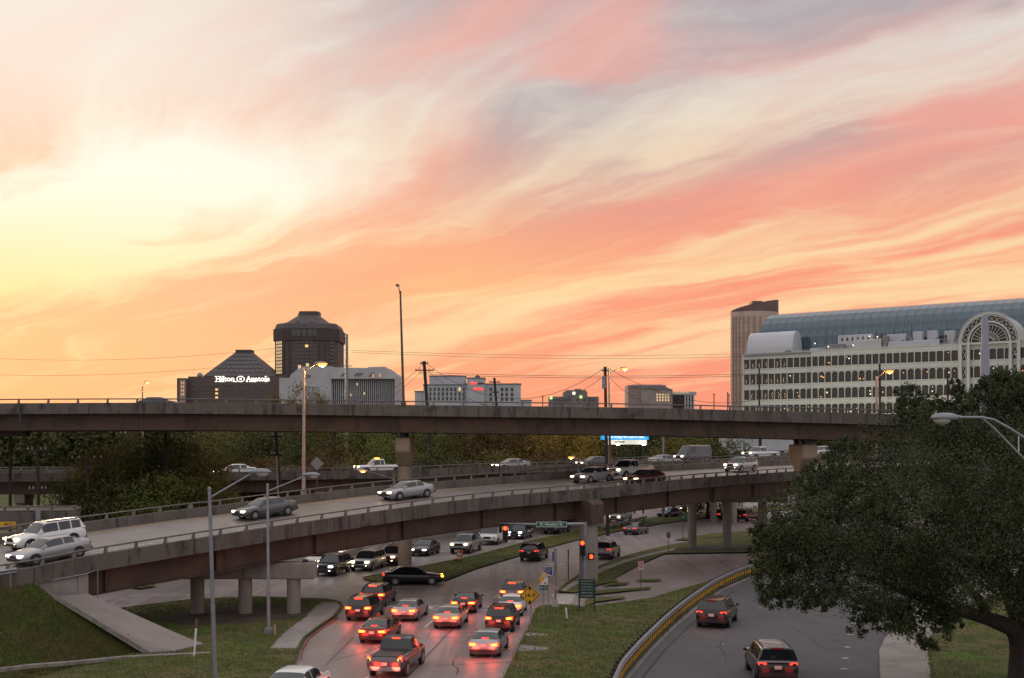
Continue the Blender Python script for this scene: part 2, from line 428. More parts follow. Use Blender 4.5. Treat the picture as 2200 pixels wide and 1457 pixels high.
dash(G(835, 1291), G(902, 1291), .3, name='stop_line'); dash(G(826, 1303), G(900, 1304), .3, name='stop_line')
dash(G(903, 1309), G(1130, 1313), .28, name='stop_line'); dash(G(905, 1302), G(1135, 1304), .28, name='stop_line')
dash(G(915, 1305.5), G(931, 1305.7), 2.2, name='crosswalk_block'); dash(G(868, 1300), G(876, 1296), .35, name='crosswalk_block')
lane(G(1012, 1274), G(1190, 1195), 2.5, 7); lane(G(1060, 1284), G(1290, 1190), 2.5, 7)
lane(G(800, 1238) + Vector((-3.5, 6, 0)), G(1100, 1160), 2.5, 6)
lane(G(640, 1262), G(200, 1285), 3, 6)
dash(G(1290, 1152), G(1480, 1118), .12)
for (x0, y0, x1, y1) in ((215, 1290, 260, 1284), (300, 1262, 360, 1256), (450, 1268, 560, 1262), (330, 1283, 420, 1276)):
    dash(G(x0, y0), G(x1, y1), .1)
# hatched walkway at the corner
for k in range(9):
    a = k / 8
    dash(G(1184 + 14 * (1 - a), 1298 - 20 * a), G(1226 + 12 * a, 1296 - 19 * a), .34, 'paint_line', 'crosswalk_bar', .018)

# left corner: grass, sidewalk, bare soil under the ramp
verge_left = slab('grass_verge_left', px([(600, 1640), (622, 1500), (632, 1440), (643, 1399), (658, 1372), (690, 1348), (722, 1327), (738, 1306), (730, 1296), (700, 1290), (550, 1285), (408, 1291), (267, 1309), (100, 1340), (-200, 1400), (-500, 1640)]))
sheet('sidewalk_left', px([(580, 1399), (636, 1399), (651, 1373), (684, 1348), (716, 1327), (731, 1306), (724, 1299), (690, 1297), (672, 1312), (655, 1332), (625, 1352), (600, 1374)]), .147, 'walk')
sheet('bare_soil', px([(330, 1338), (400, 1315), (520, 1305), (640, 1305), (680, 1311), (690, 1320), (668, 1330), (600, 1337), (500, 1347), (400, 1350)]), .145, 'soil')
mb = MB()
edge = [Vector((p.x, p.y, .15)) for p in px([(641, 1420), (645, 1399), (660, 1373), (692, 1349), (722, 1330)])]
mb.loft([[p + Vector((.10, 0, -.015)) for p in edge], [p + Vector((.135, -.02, -.018)) for p in edge], [p + Vector((.15, -.03, -.13)) for p in edge]])
tag(mb.build('kerb_stripe', M['red_paint']), kind='structure')

# median island between the two carriageways
median = slab('median_island', px([(776, 1244), (795, 1251), (850, 1256), (915, 1256), (958, 1249), (1020, 1225), (1140, 1189), (1240, 1162), (1330, 1143), (1420, 1127), (1600, 1104), (1900, 1082), (1900, 1074), (1600, 1093), (1410, 1112), (1250, 1140), (1140, 1163), (1025, 1194), (940, 1212), (850, 1229), (790, 1240)]))
# right corner
verge_mid = slab('grass_verge_corner', px([(1060, 1500), (1084, 1457), (1112, 1400), (1116, 1388), (1132, 1360), (1151, 1312), (1162, 1304), (1206, 1302), (1250, 1308), (1300, 1302), (1400, 1288), (1462, 1269), (1525, 1251), (1612, 1226), (1720, 1198), (1740, 1203), (1612, 1238), (1550, 1265), (1498, 1300), (1448, 1342), (1398, 1392), (1346, 1450), (1318, 1490), (1290, 1540), (1030, 1560)]), kw=.14)
sheet('path', px([(1110, 1406), (1118, 1390), (1180, 1398), (1175, 1402), (1125, 1405)]), .149, 'kerb')
sheet('path', px([(1126, 1371), (1130, 1364), (1180, 1368), (1176, 1371)]), .149, 'kerb')
verge_far = slab('grass_verge_far', px([(1196, 1274), (1212, 1258), (1250, 1234), (1300, 1213), (1345, 1196), (1390, 1184), (1450, 1171), (1530, 1158), (1640, 1145), (1800, 1130), (1800, 1160), (1640, 1189), (1540, 1190), (1427, 1192), (1370, 1217), (1318, 1246), (1330, 1252), (1290, 1258), (1235, 1277)]))
sheet('sidewalk_far', px([(1214, 1275), (1250, 1252), (1300, 1229), (1345, 1211), (1400, 1195), (1450, 1184), (1450, 1181), (1400, 1191), (1342, 1206), (1295, 1222), (1245, 1244), (1206, 1271)]), .149, 'walk')
sheet('bare_soil', px([(1440, 1186), (1470, 1177), (1560, 1174), (1650, 1172), (1650, 1184), (1540, 1187)]), .148, 'soil')
slab('grass_strip', px([(1240, 1284), (1270, 1273), (1400, 1264), (1396, 1268), (1300, 1278)]), kw=.12)
slab('grass_strip', px([(1362, 1252), (1380, 1248), (1425, 1247), (1415, 1251)]), kw=.1)
slab('grass_strip', px([(1290, 1262), (1312, 1256), (1356, 1254), (1345, 1259)]), kw=.1)
slab('grass_strip', px([(1256, 1308), (1258, 1292), (1275, 1287), (1345, 1285), (1338, 1289), (1280, 1297), (1262, 1305)]), kw=.12)
slab('grass_strip', px([(1446, 1162), (1530, 1148), (1640, 1140), (1600, 1150), (1500, 1163)]), kw=.12)
slab('grass_strip', px([(440, 1240), (480, 1234), (560, 1232), (540, 1240), (470, 1244)]), kw=.12)
slab('grass_strip', px([(265, 1264), (300, 1258), (328, 1258), (335, 1263), (300, 1268)]), kw=.12)
# the road at the bottom right, its sidewalk and lawn
LEFT_E = [(1310, 1560), (1352, 1457), (1402, 1398), (1452, 1347), (1502, 1305), (1554, 1269), (1616, 1241), (1740, 1205), (1900, 1172)]
sheet('road_right', px(LEFT_E) + px([(2300, 1150), (2200, 1200), (2050, 1260), (1950, 1320), (1900, 1375), (1888, 1400), (1890, 1457), (1900, 1560)]), .020, 'asphalt')
for (x, y) in ((1835, 1340), (1827, 1364), (1821, 1391), (1816, 1415), (1813, 1438), (1812, 1462)):
    p = G(x, y); dash(p + Vector((-.17, 0, 0)), p + Vector((.17, 0, 0)), .16, name='lane_button', z=.024)
for (x, y) in ((1581, 1266), (1471, 1331), (1422, 1377), (1367, 1438), (1633, 1307), (1596, 1339), (1552, 1385)):
    p = G(x, y); dash(p + Vector((-.1, 0, 0)), p + Vector((.1, 0, 0)), .1, 'yellow_paint' if x < 1590 and y != 1385 else 'paint_line', 'lane_button', .024)
seam([G(1362, 1457) + Vector((.4, 0, .008)), G(1412, 1398) + Vector((.4, 0, 0)), G(1462, 1347) + Vector((.5, 0, 0)), G(1512, 1305) + Vector((.5, 0, 0)), G(1564, 1270) + Vector((.5, 0, 0))], .09)
for o in road.children:
    if o.name.startswith('joint'): o.location.z = .008
lawn = slab('sidewalk_right', px([(1904, 1560), (1892, 1457), (1889, 1402), (1901, 1377), (1955, 1320), (2055, 1262), (2200, 1205), (2500, 1150), (2700, 1200), (2900, 1560)]), top='walk', kw=.22)
sheet('lawn', px([(2010, 1560), (2000, 1457), (1993, 1400), (2000, 1372), (2060, 1320), (2160, 1270), (2500, 1175), (2700, 1200), (2900, 1560)]), .152, 'grass')
for (x, y) in ((1892, 1427), (1893, 1390), (1950, 1340)):
    p, q = G(x + 12, y), G(x + 100, y - 1); mb = MB(); mb.add([(p.x, p.y, .1465), (q.x, q.y, .1465), (q.x, q.y + .05, .1465), (p.x, p.y + .05, .1465)], [(0, 1, 2, 3)])
    mb.build('joint', M['soil'], lawn)

# ------------------------------------------------------------------ the ramp (nearest overpass)
RN = Path(spline([(-40.5, 44.5, 3.55), (-31.5, 54.2, 4.35)] + [((x - CX) * d / F, d, z) for (x, d, z) in ((60, 61, 4.9), (199, 64, 5.29), (550, 72.3, 6.11), (660, 75, 6.41), (1000, 84.5, 7.38), (1270, 93, 7.88), (1500, 104, 8.38), (1712, 118, 8.66), (1900, 134, 8.84), (2130, 160, 8.95))], 10))
RW, BANKING = 10.0, .78                                   # deck width, rise of the far edge
def ramp(t, off, dz=0.0):
    """point on the ramp: t metres along the near edge, off metres across, dz above the deck"""
    p = RN.at(t) + RN.left(t) * off; p.z += -1.0 + BANKING * off / RW + dz; return p
T_AB = RN.find(188)                                       # the abutment
r_root = empty('ramp_overpass', RN.at(T_AB), 0, 'curving brown girder ramp with grey concrete parapets, rising past the intersection', 'overpass')
INV = Matrix.Translation(-Vector(r_root.location))
def rb(mb, name, m, smooth=False, parent=None):
    o = mb.build(name, m, parent or r_root, smooth)
    if parent is None: o.data.transform(INV)
    else: o.data.transform(INV); o.location = (0, 0, 0)
    return o
ts = [RN.len * i / 120 for i in range(121)]
mb = MB(); mb.loft([[ramp(t, .22, 0), ramp(t, RW / 2, .03), ramp(t, RW - .22, 0), ramp(t, RW - .22, -.22), ramp(t, .22, -.22)] for t in ts], close=True, caps=True); rb(mb, 'deck', M['deck'])
for off in (3.2, 6.9):
    t = 2.0
    while t < RN.len - 6:
        if off == 3.2:
            mb = MB(); mb.loft([[ramp(t + k, off - .06, .036), ramp(t + k, off + .06, .036)] for k in (0, 1.5, 3)]); rb(mb, 'lane_dash', M['paint_line'])
        t += 9
mb = MB(); mb.loft([[ramp(t, .95, .012), ramp(t, 1.07, .012)] for t in ts]); rb(mb, 'edge_line', M['paint_line'])
mb = MB(); mb.loft([[ramp(t, RW - 1.07, .012), ramp(t, RW - .95, .012)] for t in ts]); rb(mb, 'edge_line', M['yellow_paint'])
PAN = 5.7
def parapets(pt, length, step, root, put, near_off, far_off, h=.60, hb=-.30, thick=.26, post=1.9, rail_r=.055, t0=0.0):
    """solid parapet panels, with a pipe rail on posts above them, on both edges"""
    for off, sgn in ((near_off, 1), (far_off, -1)):
        t = t0
        while t < length - .5:
            e = min(length, t + step) - .03; k = max(2, int((e - t) / 1.5))
            mb = MB()
            mb.loft([[pt(a, off, hb), pt(a, off + sgn * thick * 1.25, hb), pt(a, off + sgn * thick * 1.25, .05), pt(a, off + sgn * thick, h), pt(a, off + sgn * .02, h)] for a in [t + (e - t) * i / k for i in range(k + 1)]], close=True, caps=True)
            put(mb, 'parapet_panel', M['parapet']); t += step
        mb = MB(); n = int((length - t0) / 1.2)
        mb.tube([pt(t0 + (length - t0) * i / n, off + sgn * .12, .95) for i in range(n + 1)], rail_r, 6); put(mb, 'rail', M['rail_metal'], True)
        t = t0 + .5
        while t < length:
            a, b, c, d = pt(t - .09, off + sgn * .04, h), pt(t - .09, off + sgn * .23, h), pt(t - .06, off + sgn * .15, .93), pt(t - .06, off + sgn * .09, .93)
            ex = (pt(t + .09, off, h) - pt(t - .09, off, h)) * .9
            mb = MB(); mb.prism([a, b, c, d], ex); put(mb, 'rail_post', M['rail_metal']); t += post
parapets(ramp, RN.len, PAN, r_root, rb, 0.0, RW)
for off in (.95, 3.6, 6.3, 9.0):
    g = [t for t in ts if t > T_AB]
    mb = MB()
    D = 1.75
    mb.loft([[ramp(t, off - .26, -.22), ramp(t, off + .26, -.22), ramp(t, off + .26, -.28), ramp(t, off + .03, -.28), ramp(t, off + .03, -D), ramp(t, off + .26, -D), ramp(t, off + .26, -D - .06), ramp(t, off - .26, -D - .06), ramp(t, off - .26, -D), ramp(t, off - .03, -D), ramp(t, off - .03, -.28), ramp(t, off - .26, -.28)] for t in g], close=True, caps=True)
    rb(mb, 'girder', M['weathered_steel'])
t = T_AB + 1.5
while t < RN.len - 2:                                     # web stiffeners on the near girder
    mb = MB(); a, b = ramp(t, .80, -.3), ramp(t, .80, -1.72); mb.bar(a, b, .02, .24); rb(mb, 'stiffener', M['weathered_steel']); t += 7.4
# abutment
ab = [ramp(T_AB, .05, -.30), ramp(T_AB, RW, -.30)]
mb = MB(); dn = RN.dir(T_AB)
mb.prism([ab[0], ab[1], ab[1] - Vector((0, 0, 2.9)), ab[0] - Vector((0, 0, 2.9))], -dn * .6); rb(mb, 'abutment', M['walk'])
wl = [ramp(T_AB - .05, .10, -.30), ramp(T_AB - 5.6, .10, -.30), ramp(T_AB - 5.6, .10, -.9), ramp(T_AB - .05, .10, -2.6)]
mb = MB(); mb.prism(wl, RN.left(T_AB) * .4); rb(mb, 'wing_wall', M['walk'])
mb = MB(); q = ramp(T_AB + .5, -.04, -.2); mb.tube([ramp(T_AB - 6, -.03, -.33), ramp(T_AB - .2, -.03, -.33), ramp(T_AB + .5, -.05, -.2), q - Vector((0, 0, 2.1))], .035, 6); rb(mb, 'drain_pipe', M['galvanised'], True)
# bents
def bent(cols, cap, zc, capw, capd, zlow, root=r_root):
    """columns along X (photo columns cols at depth d) and their cap"""
    d, xs, r = cols
    pr = empty('bent'); pr.parent = root; pr.location = Vector(((xs[1] - CX) * d / F, d, 0)) - Vector(root.location); o3 = Vector(((xs[1] - CX) * d / F, d, 0))
    for x in xs:
        X = (x - CX) * d / F; mb = MB(); mb.tube([Vector((X, d, -.05)) - o3, Vector((X, d, zlow + .02)) - o3], r, 20); mb.build('column', M['pier'], pr, True)
    x0, x1 = ((q - CX) * d / F for q in cap)
    mb = MB(); mb.bx(x0 - o3.x, x1 - o3.x, -capw / 2, capw / 2, zlow, zc); o = mb.build('cap', M['pier'], pr)
    bv = o.modifiers.new('bevel', 'BEVEL'); bv.width = .06; bv.segments = 1
    return pr
def under(X, Y, dep=1.83):
    """height of the ramp girders' underside above the ground point (X, Y)"""
    best = None
    for i in range(241):
        t = RN.len * i / 240; p = RN.at(t); l = RN.left(t); q = Vector((X, Y, 0)) - Vector((p.x, p.y, 0))
        e = abs(q.dot(Vector((RN.dir(t).x, RN.dir(t).y, 0))))
        if best is None or e < best[0]: best = (e, t, q.dot(l))
    return ramp(best[1], best[2], -dep).z
zb = min(under((430 - CX) * 75 / F, 75), under((660 - CX) * 75 / F, 75)) - .18
bent((75.0, (424, 527, 631), .44), (352, 679), zb, 1.15, 1.1, zb - 1.05)
for xq in (400, 530, 656):
    X = (xq - CX) * 75 / F; mb = MB(); mb.bx(X - .16, X + .16, 74.8, 75.2, zb - .02, under(X, 75) + .03); rb(mb, 'bearing', M['dark_metal'])
zb2 = min(under((1490 - CX) * 122 / F, 122), under((1640 - CX) * 122 / F, 122)) - .15
bent((122.0, (1487, 1562, 1638), .46), (1440, 1690), zb2, 1.2, 1.1, zb2 - 1.1)
# the single column with its integral steel cross-head
t = RN.find(1270)
ph = empty('bent'); ph.parent = r_root; pc = ramp(t, .2); base = Vector((pc.x - .15, pc.y - .35, 0)); ph.location = base - Vector(r_root.location)
zt = ramp(t, .8, -1.5).z
mb = MB(); mb.tube([(0, 0, -.05), (0, 0, zt - .4)], .74, 24); mb.build('column', M['pier'], ph, True)
cr = RN.left(t) * 1.0
pts = [Vector((0, 0, 0)) - cr * .85]; z0_, z1_ = zt - .75, ramp(t, .5, -.34).z
prof = [(-.95, z0_), (-.95, z1_ - .35), (-.75, z1_ - .08), (-.45, z1_), (5.5, z1_ + .3), (5.5, z0_ + .7), (1.2, z0_)]
mb = MB(); poly = [Vector((cr.x * a, cr.y * a, z)) for a, z in prof]; ex = RN.dir(t) * 1.5
mb.prism([p - ex * .5 for p in poly], ex); mb.build('cross_head', M['weathered_steel'], ph)

# ------------------------------------------------------------------ embankment and slope paving at the left
def bankline(t): return RN.at(t) + RN.left(t) * -.45 + Vector((0, 0, -1.18))
top = [bankline(RN.find(66) * (1 - k / 10) + 0.0 * k) for k in range(11)]
toe = [G(x, y) for (x, y) in ((318, 1402), (285, 1408), (245, 1417), (200, 1428), (150, 1441), (95, 1458), (30, 1480), (-60, 1515), (-180, 1560), (-330, 1620), (-520, 1700))]
mb = MB(); rows = []
for i in range(11):
    row = []
    for k in range(15):
        a = k / 14; p = top[i].lerp(toe[i], a); p.z = top[i].z * (1 - a) ** 1.12 + .13 * a + rnd.uniform(-.035, .035) * (0 < k < 14)
        row.append(p)
    rows.append(row)
mb.loft(rows); tag(mb.build('embankment', M['bank'], smooth='all'), kind='structure')
mb = MB(); t6 = RN.find(66)
mb.loft([[bankline(t), ramp(t, .3, -.3)] for t in [t6 * (1 - k / 10) for k in range(11)]]); tag(mb.build('embankment_shoulder', M['bank']), kind='structure')
# slope paving
a0, a1 = bankline(t6) + Vector((.02, .02, .03)), ramp(T_AB - 2.6, .0, -1.0)
mb = MB()
A = [a0, ramp(T_AB - 3.2, -.25, -1.05), ramp(T_AB - .2, -.1, -1.36)]
B = [G(322, 1401, .2), G(375, 1398, .2), G(432, 1384, .2)]
A.append(A[2] + Vector((.4, 3.2, -1.9))); B.append(B[2] + Vector((.3, 1.0, -.25)))      # the paving turns down again on the far side
rows = []
for p, q in zip(A, B): rows.append([p.lerp(q, k / 8) for k in range(9)])
mb.loft(rows); sp = tag(mb.build('slope_paving', M['slope_concrete']), kind='structure')
mb = MB(); mb.loft([rows[0], [p - Vector((0, 0, .28)) for p in rows[0]]]); mb.loft([[r[-1] for r in rows], [r[-1] - Vector((0, 0, .3)) for r in rows]]); mb.build('edge', M['kerb'], sp)
# narrow path along the foot of the bank
mb = MB(); line = [Vector(p) for p in px([(-60, 1446), (60, 1431), (150, 1424), (260, 1413), (340, 1409), (450, 1404)])]
for p, z in zip(line, (1.15, .75, .42, .2, .155, .15)): p.z = z
line2 = []
for p in line:
    q = G(CX + F * p.x / p.y, HY + F * (EYE) / p.y, 0); s = (EYE - p.z) / EYE; line2.append(Vector((p.x * s, p.y * s, p.z + .03)))
mb.loft([[p, p + Vector((0, .28, .02))] for p in line2]); mb.loft([[p, p - Vector((0, 0, .15))] for p in line2])
tag(mb.build('path', M['kerb']), kind='structure')
# steel guard rail that joins the near parapet
gr = empty('guard_rail', ramp(RN.find(30), -.1, 0), 0, 'short steel guard rail leading into the ramp parapet above the grassy bank', 'guard rail')
iv = Matrix.Translation(-Vector(gr.location))
mb = MB(); tt = [RN.find(38) * k / 8 for k in range(9)]
mb.loft([[ramp(t, .02, .42), ramp(t, -.06, .5), ramp(t, .02, .58), ramp(t, -.06, .66), ramp(t, .02, .74)] for t in tt]); o = mb.build('rail', M['galvanised'], gr); o.data.transform(iv)
for t in [RN.find(38) - .3 - 1.9 * k for k in range(6)]:
    mb = MB(); p = ramp(t, .1, -.6); mb.bx(p.x - .09, p.x + .09, p.y - .09, p.y + .09, p.z, p.z + 1.3); o = mb.build('post', M['pier' if t > 14 else 'galvanised'], gr); o.data.transform(iv)

# ------------------------------------------------------------------ the upper overpass, square across the view
UY, UWID = 100.0, 11.0
UP = Path(spline([((x - CX) * UY / F, UY, EYE + (HY - y) * UY / F) for (x, y) in ((-420, 860), (0, 857), (400, 856), (860, 861), (1300, 866), (1550, 871), (1900, 880), (2300, 893), (2700, 905))], 8))
def upper(t, off, dz=0.0):
    p = UP.at(t); return Vector((p.x, p.y + off, p.z - 1.0 + dz))
u_root = empty('upper_overpass', (0, UY, 0), 0, 'long brown girder overpass crossing the whole view against the sky', 'overpass')
UI = Matrix.Translation((0, -UY, 0))
def ub(mb, name, m, smooth=False, parent=None):
    o = mb.build(name, m, parent or u_root, smooth); o.data.transform(UI); return o
us = [UP.len * i / 60 for i in range(61)]
mb = MB(); mb.loft([[upper(t, .22, 0), upper(t, UWID - .22, 0), upper(t, UWID - .22, -.24), upper(t, .22, -.24)] for t in us], close=True, caps=True); ub(mb, 'deck', M['deck'])
parapets(upper, UP.len, 7.6, u_root, ub, 0.0, UWID, h=.62, hb=-.32, post=2.55, rail_r=.06)
for off in (1.0, 4.0, 7.0, 10.0):
    mb = MB(); D = 1.66
    mb.loft([[upper(t, off - .26, -.24), upper(t, off + .26, -.24), upper(t, off + .26, -.3), upper(t, off + .03, -.3), upper(t, off + .03, -D), upper(t, off + .26, -D), upper(t, off + .26, -D - .06), upper(t, off - .26, -D - .06), upper(t, off - .26, -D), upper(t, off - .03, -D), upper(t, off - .03, -.3), upper(t, off - .26, -.3)] for t in us], close=True, caps=True)
    ub(mb, 'girder', M['weathered_steel'])
for (x, w) in ((870, .62), (1727, .64), (2580, .64)):
    Y = 104.0; X = (x - CX) * Y / F; zt = UP.at(UP.find(CX + X * F / UY)).z - 1.0 - 1.74 - .42
    pr = empty('pier', (X, Y - UY, 0)); pr.parent = u_root
    # round shaft with a flared hammerhead that runs away from the view
    mb = MB(); mb.tube([(0, 0, -.05), (0, 0, zt - 2.5)], w, 18); mb.build('column', M['pier_lamplit'], pr, True)
    mb = MB(); hw = .66
    prof = [(-2.2, zt), (3.0, zt), (3.0, zt - 1.0), (.7, zt - 2.5), (-.7, zt - 2.5), (-2.2, zt - 1.2)]
    mb.prism([(-hw, a, b) for a, b in prof], (2 * hw, 0, 0)); o = mb.build('cap', M['pier_lamplit'], pr)
    bv = o.modifiers.new('bevel', 'BEVEL'); bv.width = .10; bv.segments = 1
    for off in (-1.9, .05, 2.6):
        mb = MB(); mb.bx(-.26, .1, off - .22, off + .22, zt - .01, zt + .46); mb.build('bearing', M['dark_metal'], pr)
# steel straddle beam at the left edge, its leg outside the frame
pr = empty('straddle_bent', ((-180 - CX) * 104 / F, 4.0, 0)); pr.parent = u_root; o3 = Vector(((-180 - CX) * 104 / F, 104, 0)); zt = EYE + (HY - 923) * 104 / F
mb = MB(); mb.bx(-.5, (60 + 180) * 104 / F, -.6, .6, zt - .62, zt); mb.build('beam', M['weathered_steel'], pr); mb = MB(); mb.tube([(0, 0, -.05), (0, 0, zt - .6)], .65, 16); mb.build('column', M['pier'], pr, True)
mb = MB(); p = upper(UP.find(44), -.03, .6) - o3; mb.bx(p.x - .1, p.x + .1, p.y - .04, p.y + .02, p.z - 2.2, p.z); mb.build('joint_cover', M['dark_metal'], pr)

# ------------------------------------------------------------------ the middle overpass, farther back
MP = Path(spline([((x - CX) * d / F, d, EYE + (HY - y) * d / F) for (x, y, d) in ((-300, 1010, 116), (0, 1008, 120), (450, 1007, 126), (850, 1003, 134), (1000, 997, 138), (1325, 988, 148), (1500, 983, 155), (1700, 972, 165), (2050, 962, 185))], 8))
MW = 12.0
def midw(t, off, dz=0.0):
    p = MP.at(t) + MP.left(t) * off; p.z += -1.0 + dz; return p
m_root = empty('middle_overpass', (0, 138, 0), 0, 'dark girder freeway overpass in front of the trees, cars on it', 'overpass')
MI = Matrix.Translation((0, -138, 0))
def mbd(mb, name, m, smooth=False, parent=None):
    o = mb.build(name, m, parent or m_root, smooth); o.data.transform(MI); return o
ms = [MP.len * i / 70 for i in range(71)]
mb = MB(); mb.loft([[midw(t, .22, 0), midw(t, MW - .22, 0), midw(t, MW - .22, -.24), midw(t, .22, -.24)] for t in ms], close=True, caps=True); mbd(mb, 'deck', M['deck'])
parapets(midw, MP.len, 9.0, m_root, mbd, 0.0, MW, h=.62, hb=-.32, post=2.6, rail_r=.06)
for off in (1.0, 4.3, 7.7, 11.0):
    mb = MB(); D = 1.65
    mb.loft([[midw(t, off - .24, -.24), midw(t, off + .24, -.24), midw(t, off + .24, -D), midw(t, off - .24, -D)] for t in ms], close=True, caps=True); mbd(mb, 'girder', M['weathered_steel'])
for x in (40, 330, 690, 1120, 1600):
    t = MP.find(x); pr = empty('bent'); pr.parent = m_root; c = midw(t, MW / 2); pr.location = (c.x, c.y - 138, 0); z = midw(t, 0, -1.66).z
    l = MP.left(t)
    for k in (-4, 0, 4):
        mb = MB(); mb.tube([(l.x * k, l.y * k, -.05), (l.x * k, l.y * k, z - .9)], .45, 14); mb.build('column', M['pier'], pr, True)
    mb = MB(); mb.bar((-l.x * 5.2, -l.y * 5.2, z - .45), (l.x * 5.2, l.y * 5.2, z - .45), 1.0, .9); mb.build('cap', M['pier'], pr)

# ------------------------------------------------------------------ low concrete bridge with a yellow clearance sign, far left
LB = empty('concrete_bridge', PD(60, 1110, 92), 0, 'low pale concrete bridge with open steel rail, far left behind the ramp', 'bridge')
o3 = LB.location.copy()
p0, p1 = PD(-260, 1099, 90), PD(170, 1097, 94)
mb = MB(); mb.bar(p0 - o3, p1 - o3, 6, .35); mb.build('deck', M['parapet'], LB)
mb = MB(); mb.bar(PD(-260, 1121, 87) - o3, PD(172, 1119, 91) - o3, .4, 1.35); mb.build('fascia', M['parapet'], LB)
for k in range(9):
    a = PD(-240 + 50 * k, 1099, 87.2) - o3; mb = MB(); mb.bar(a, a + Vector((0, 0, .42)), .14, .2); mb.build('rail_post', M['rail_metal'], LB)
mb = MB(); mb.bar(PD(-260, 1091, 87.2) - o3, PD(165, 1088, 90.5) - o3, .1, .14); mb.build('rail', M['rail_metal'], LB)
for x in (-120, 95):
    a = PD(x, 1140, 90) - o3; mb = MB(); mb.tube([a, Vector((a.x, a.y, -o3.z))], .4, 12); mb.build('column', M['pier'], LB, True)

# sealed cracks in the roads
cr_ = random.Random(17)
def crack(x, y, ang, n, step=.7, z=.0175, w=.035):
    p = G(x, y); pts = [p]; a = ang
    for i in range(n):
        a += cr_.uniform(-.45, .45) * .8; a += (ang - a) * .3; p = p + Vector((math.sin(a), math.cos(a), 0)) * step * cr_.uniform(.6, 1.3); pts.append(p)
    mb = MB(); rows = []
    for i, q in enumerate(pts):
        d = (pts[min(i + 1, n)] - pts[max(i - 1, 0)]).normalized(); l = Vector((-d.y, d.x, 0)) * w * cr_.uniform(.4, 1.0); rows.append([(q.x - l.x, q.y - l.y, z), (q.x + l.x, q.y + l.y, z)])
    mb.loft(rows); mb.build('crack', M['rubber'], road)
for (x, y, a, n) in ((720, 1420, .3, 9), (930, 1430, 1.5, 7), (760, 1378, 1.45, 9), (1000, 1380, .1, 8), (880, 1300, 1.3, 8), (1040, 1270, .4, 12), (1090, 1250, 1.4, 6), (650, 1262, 1.5, 12), (480, 1262, 1.6, 14), (1400, 1232, 1.5, 16), (1480, 1215, 1.0, 10), (1350, 1278, 1.4, 10), (980, 1450, .15, 8)): crack(x, y, a, n)
for (x, y, a, n) in ((1560, 1420, .3, 12), (1700, 1380, 1.4, 10), (1780, 1400, .1, 12), (1500, 1390, 1.3, 8), (1640, 1300, .5, 12), (1600, 1440, 1.5, 9)): crack(x, y, a, n, z=.0255, w=.03)

# ------------------------------------------------------------------ vehicles
# local axes: +Y forward, origin on the road under the middle of the car
SPEC = {
 # L, W, roof z, body stations (y/L, half-width factor, z bottom, z top), cabin (rear base, roof rear, roof front, windscreen base) as y/L, belt z rear/front, wheel r, axles
 'sedan': (4.75, 1.84, 1.45, [(-.5, .72, .40, .66), (-.492, .86, .32, .88), (-.465, .95, .26, 1.03), (-.40, .99, .23, 1.06), (-.25, 1, .21, 1.02), (0, 1, .20, .97), (.20, 1, .20, .95), (.33, .99, .21, .88), (.43, .95, .24, .79), (.478, .87, .28, .68), (.496, .74, .33, .58), (.5, .62, .38, .52)], (-.39, -.21, .06, .235), (1.04, .94), .325, (-.295, .305)),
 'suv': (4.75, 1.93, 1.72, [(-.5, .80, .45, .80), (-.494, .90, .36, 1.02), (-.47, .97, .30, 1.12), (-.40, 1, .27, 1.13), (-.2, 1, .25, 1.10), (0, 1, .25, 1.07), (.20, 1, .25, 1.05), (.33, .99, .26, 1.0), (.43, .96, .29, .93), (.478, .89, .33, .80), (.496, .78, .38, .68), (.5, .66, .44, .60)], (-.492, -.43, .075, .225), (1.12, 1.04), .37, (-.295, .31)),
 'pickup': (5.8, 2.02, 1.90, [(-.5, .92, .55, .95), (-.496, .95, .50, 1.20), (-.30, .97, .42, 1.22), (-.06, .98, .36, 1.22), (0, 1, .34, 1.20), (.20, 1, .34, 1.18), (.33, .99, .36, 1.15), (.44, .97, .40, 1.08), (.485, .92, .46, .95), (.498, .82, .52, .80), (.5, .72, .56, .72)], (-.075, -.05, .125, .235), (1.21, 1.17), .41, (-.30, .325)),
 'van': (5.6, 2.05, 2.45, [(-.5, .90, .45, 1.0), (-.495, .96, .40, 1.28), (-.40, 1, .34, 1.30), (0, 1, .32, 1.28), (.25, 1, .32, 1.22), (.38, .98, .34, 1.12), (.46, .93, .38, .98), (.492, .84, .44, .82), (.5, .70, .50, .72)], (-.497, -.475, .20, .37), (1.28, 1.13), .38, (-.31, .32)),
}
def inset_quad(q, s, t, out):
    """a smaller quad inside q (corner order around), pushed out along its normal"""
    a, b, c, d = (Vector(p) for p in q); n = (b - a).cross(d - a).normalized() * out
    def P(u, v): return (a.lerp(b, u)).lerp(d.lerp(c, u), v)
    return [P(s[0], t[0]) + n, P(s[1], t[0]) + n, P(s[1], t[1]) + n, P(s[0], t[1]) + n]
def quad_mesh(name, qs, m):
    mb = MB()
    for q in qs: mb.add(q, [(0, 1, 2, 3)])
    me = bpy.data.meshes.new(name); me.from_pydata(mb.v, [], mb.f); me.materials.append(M[m]); me.update(); return me
CARS = {}
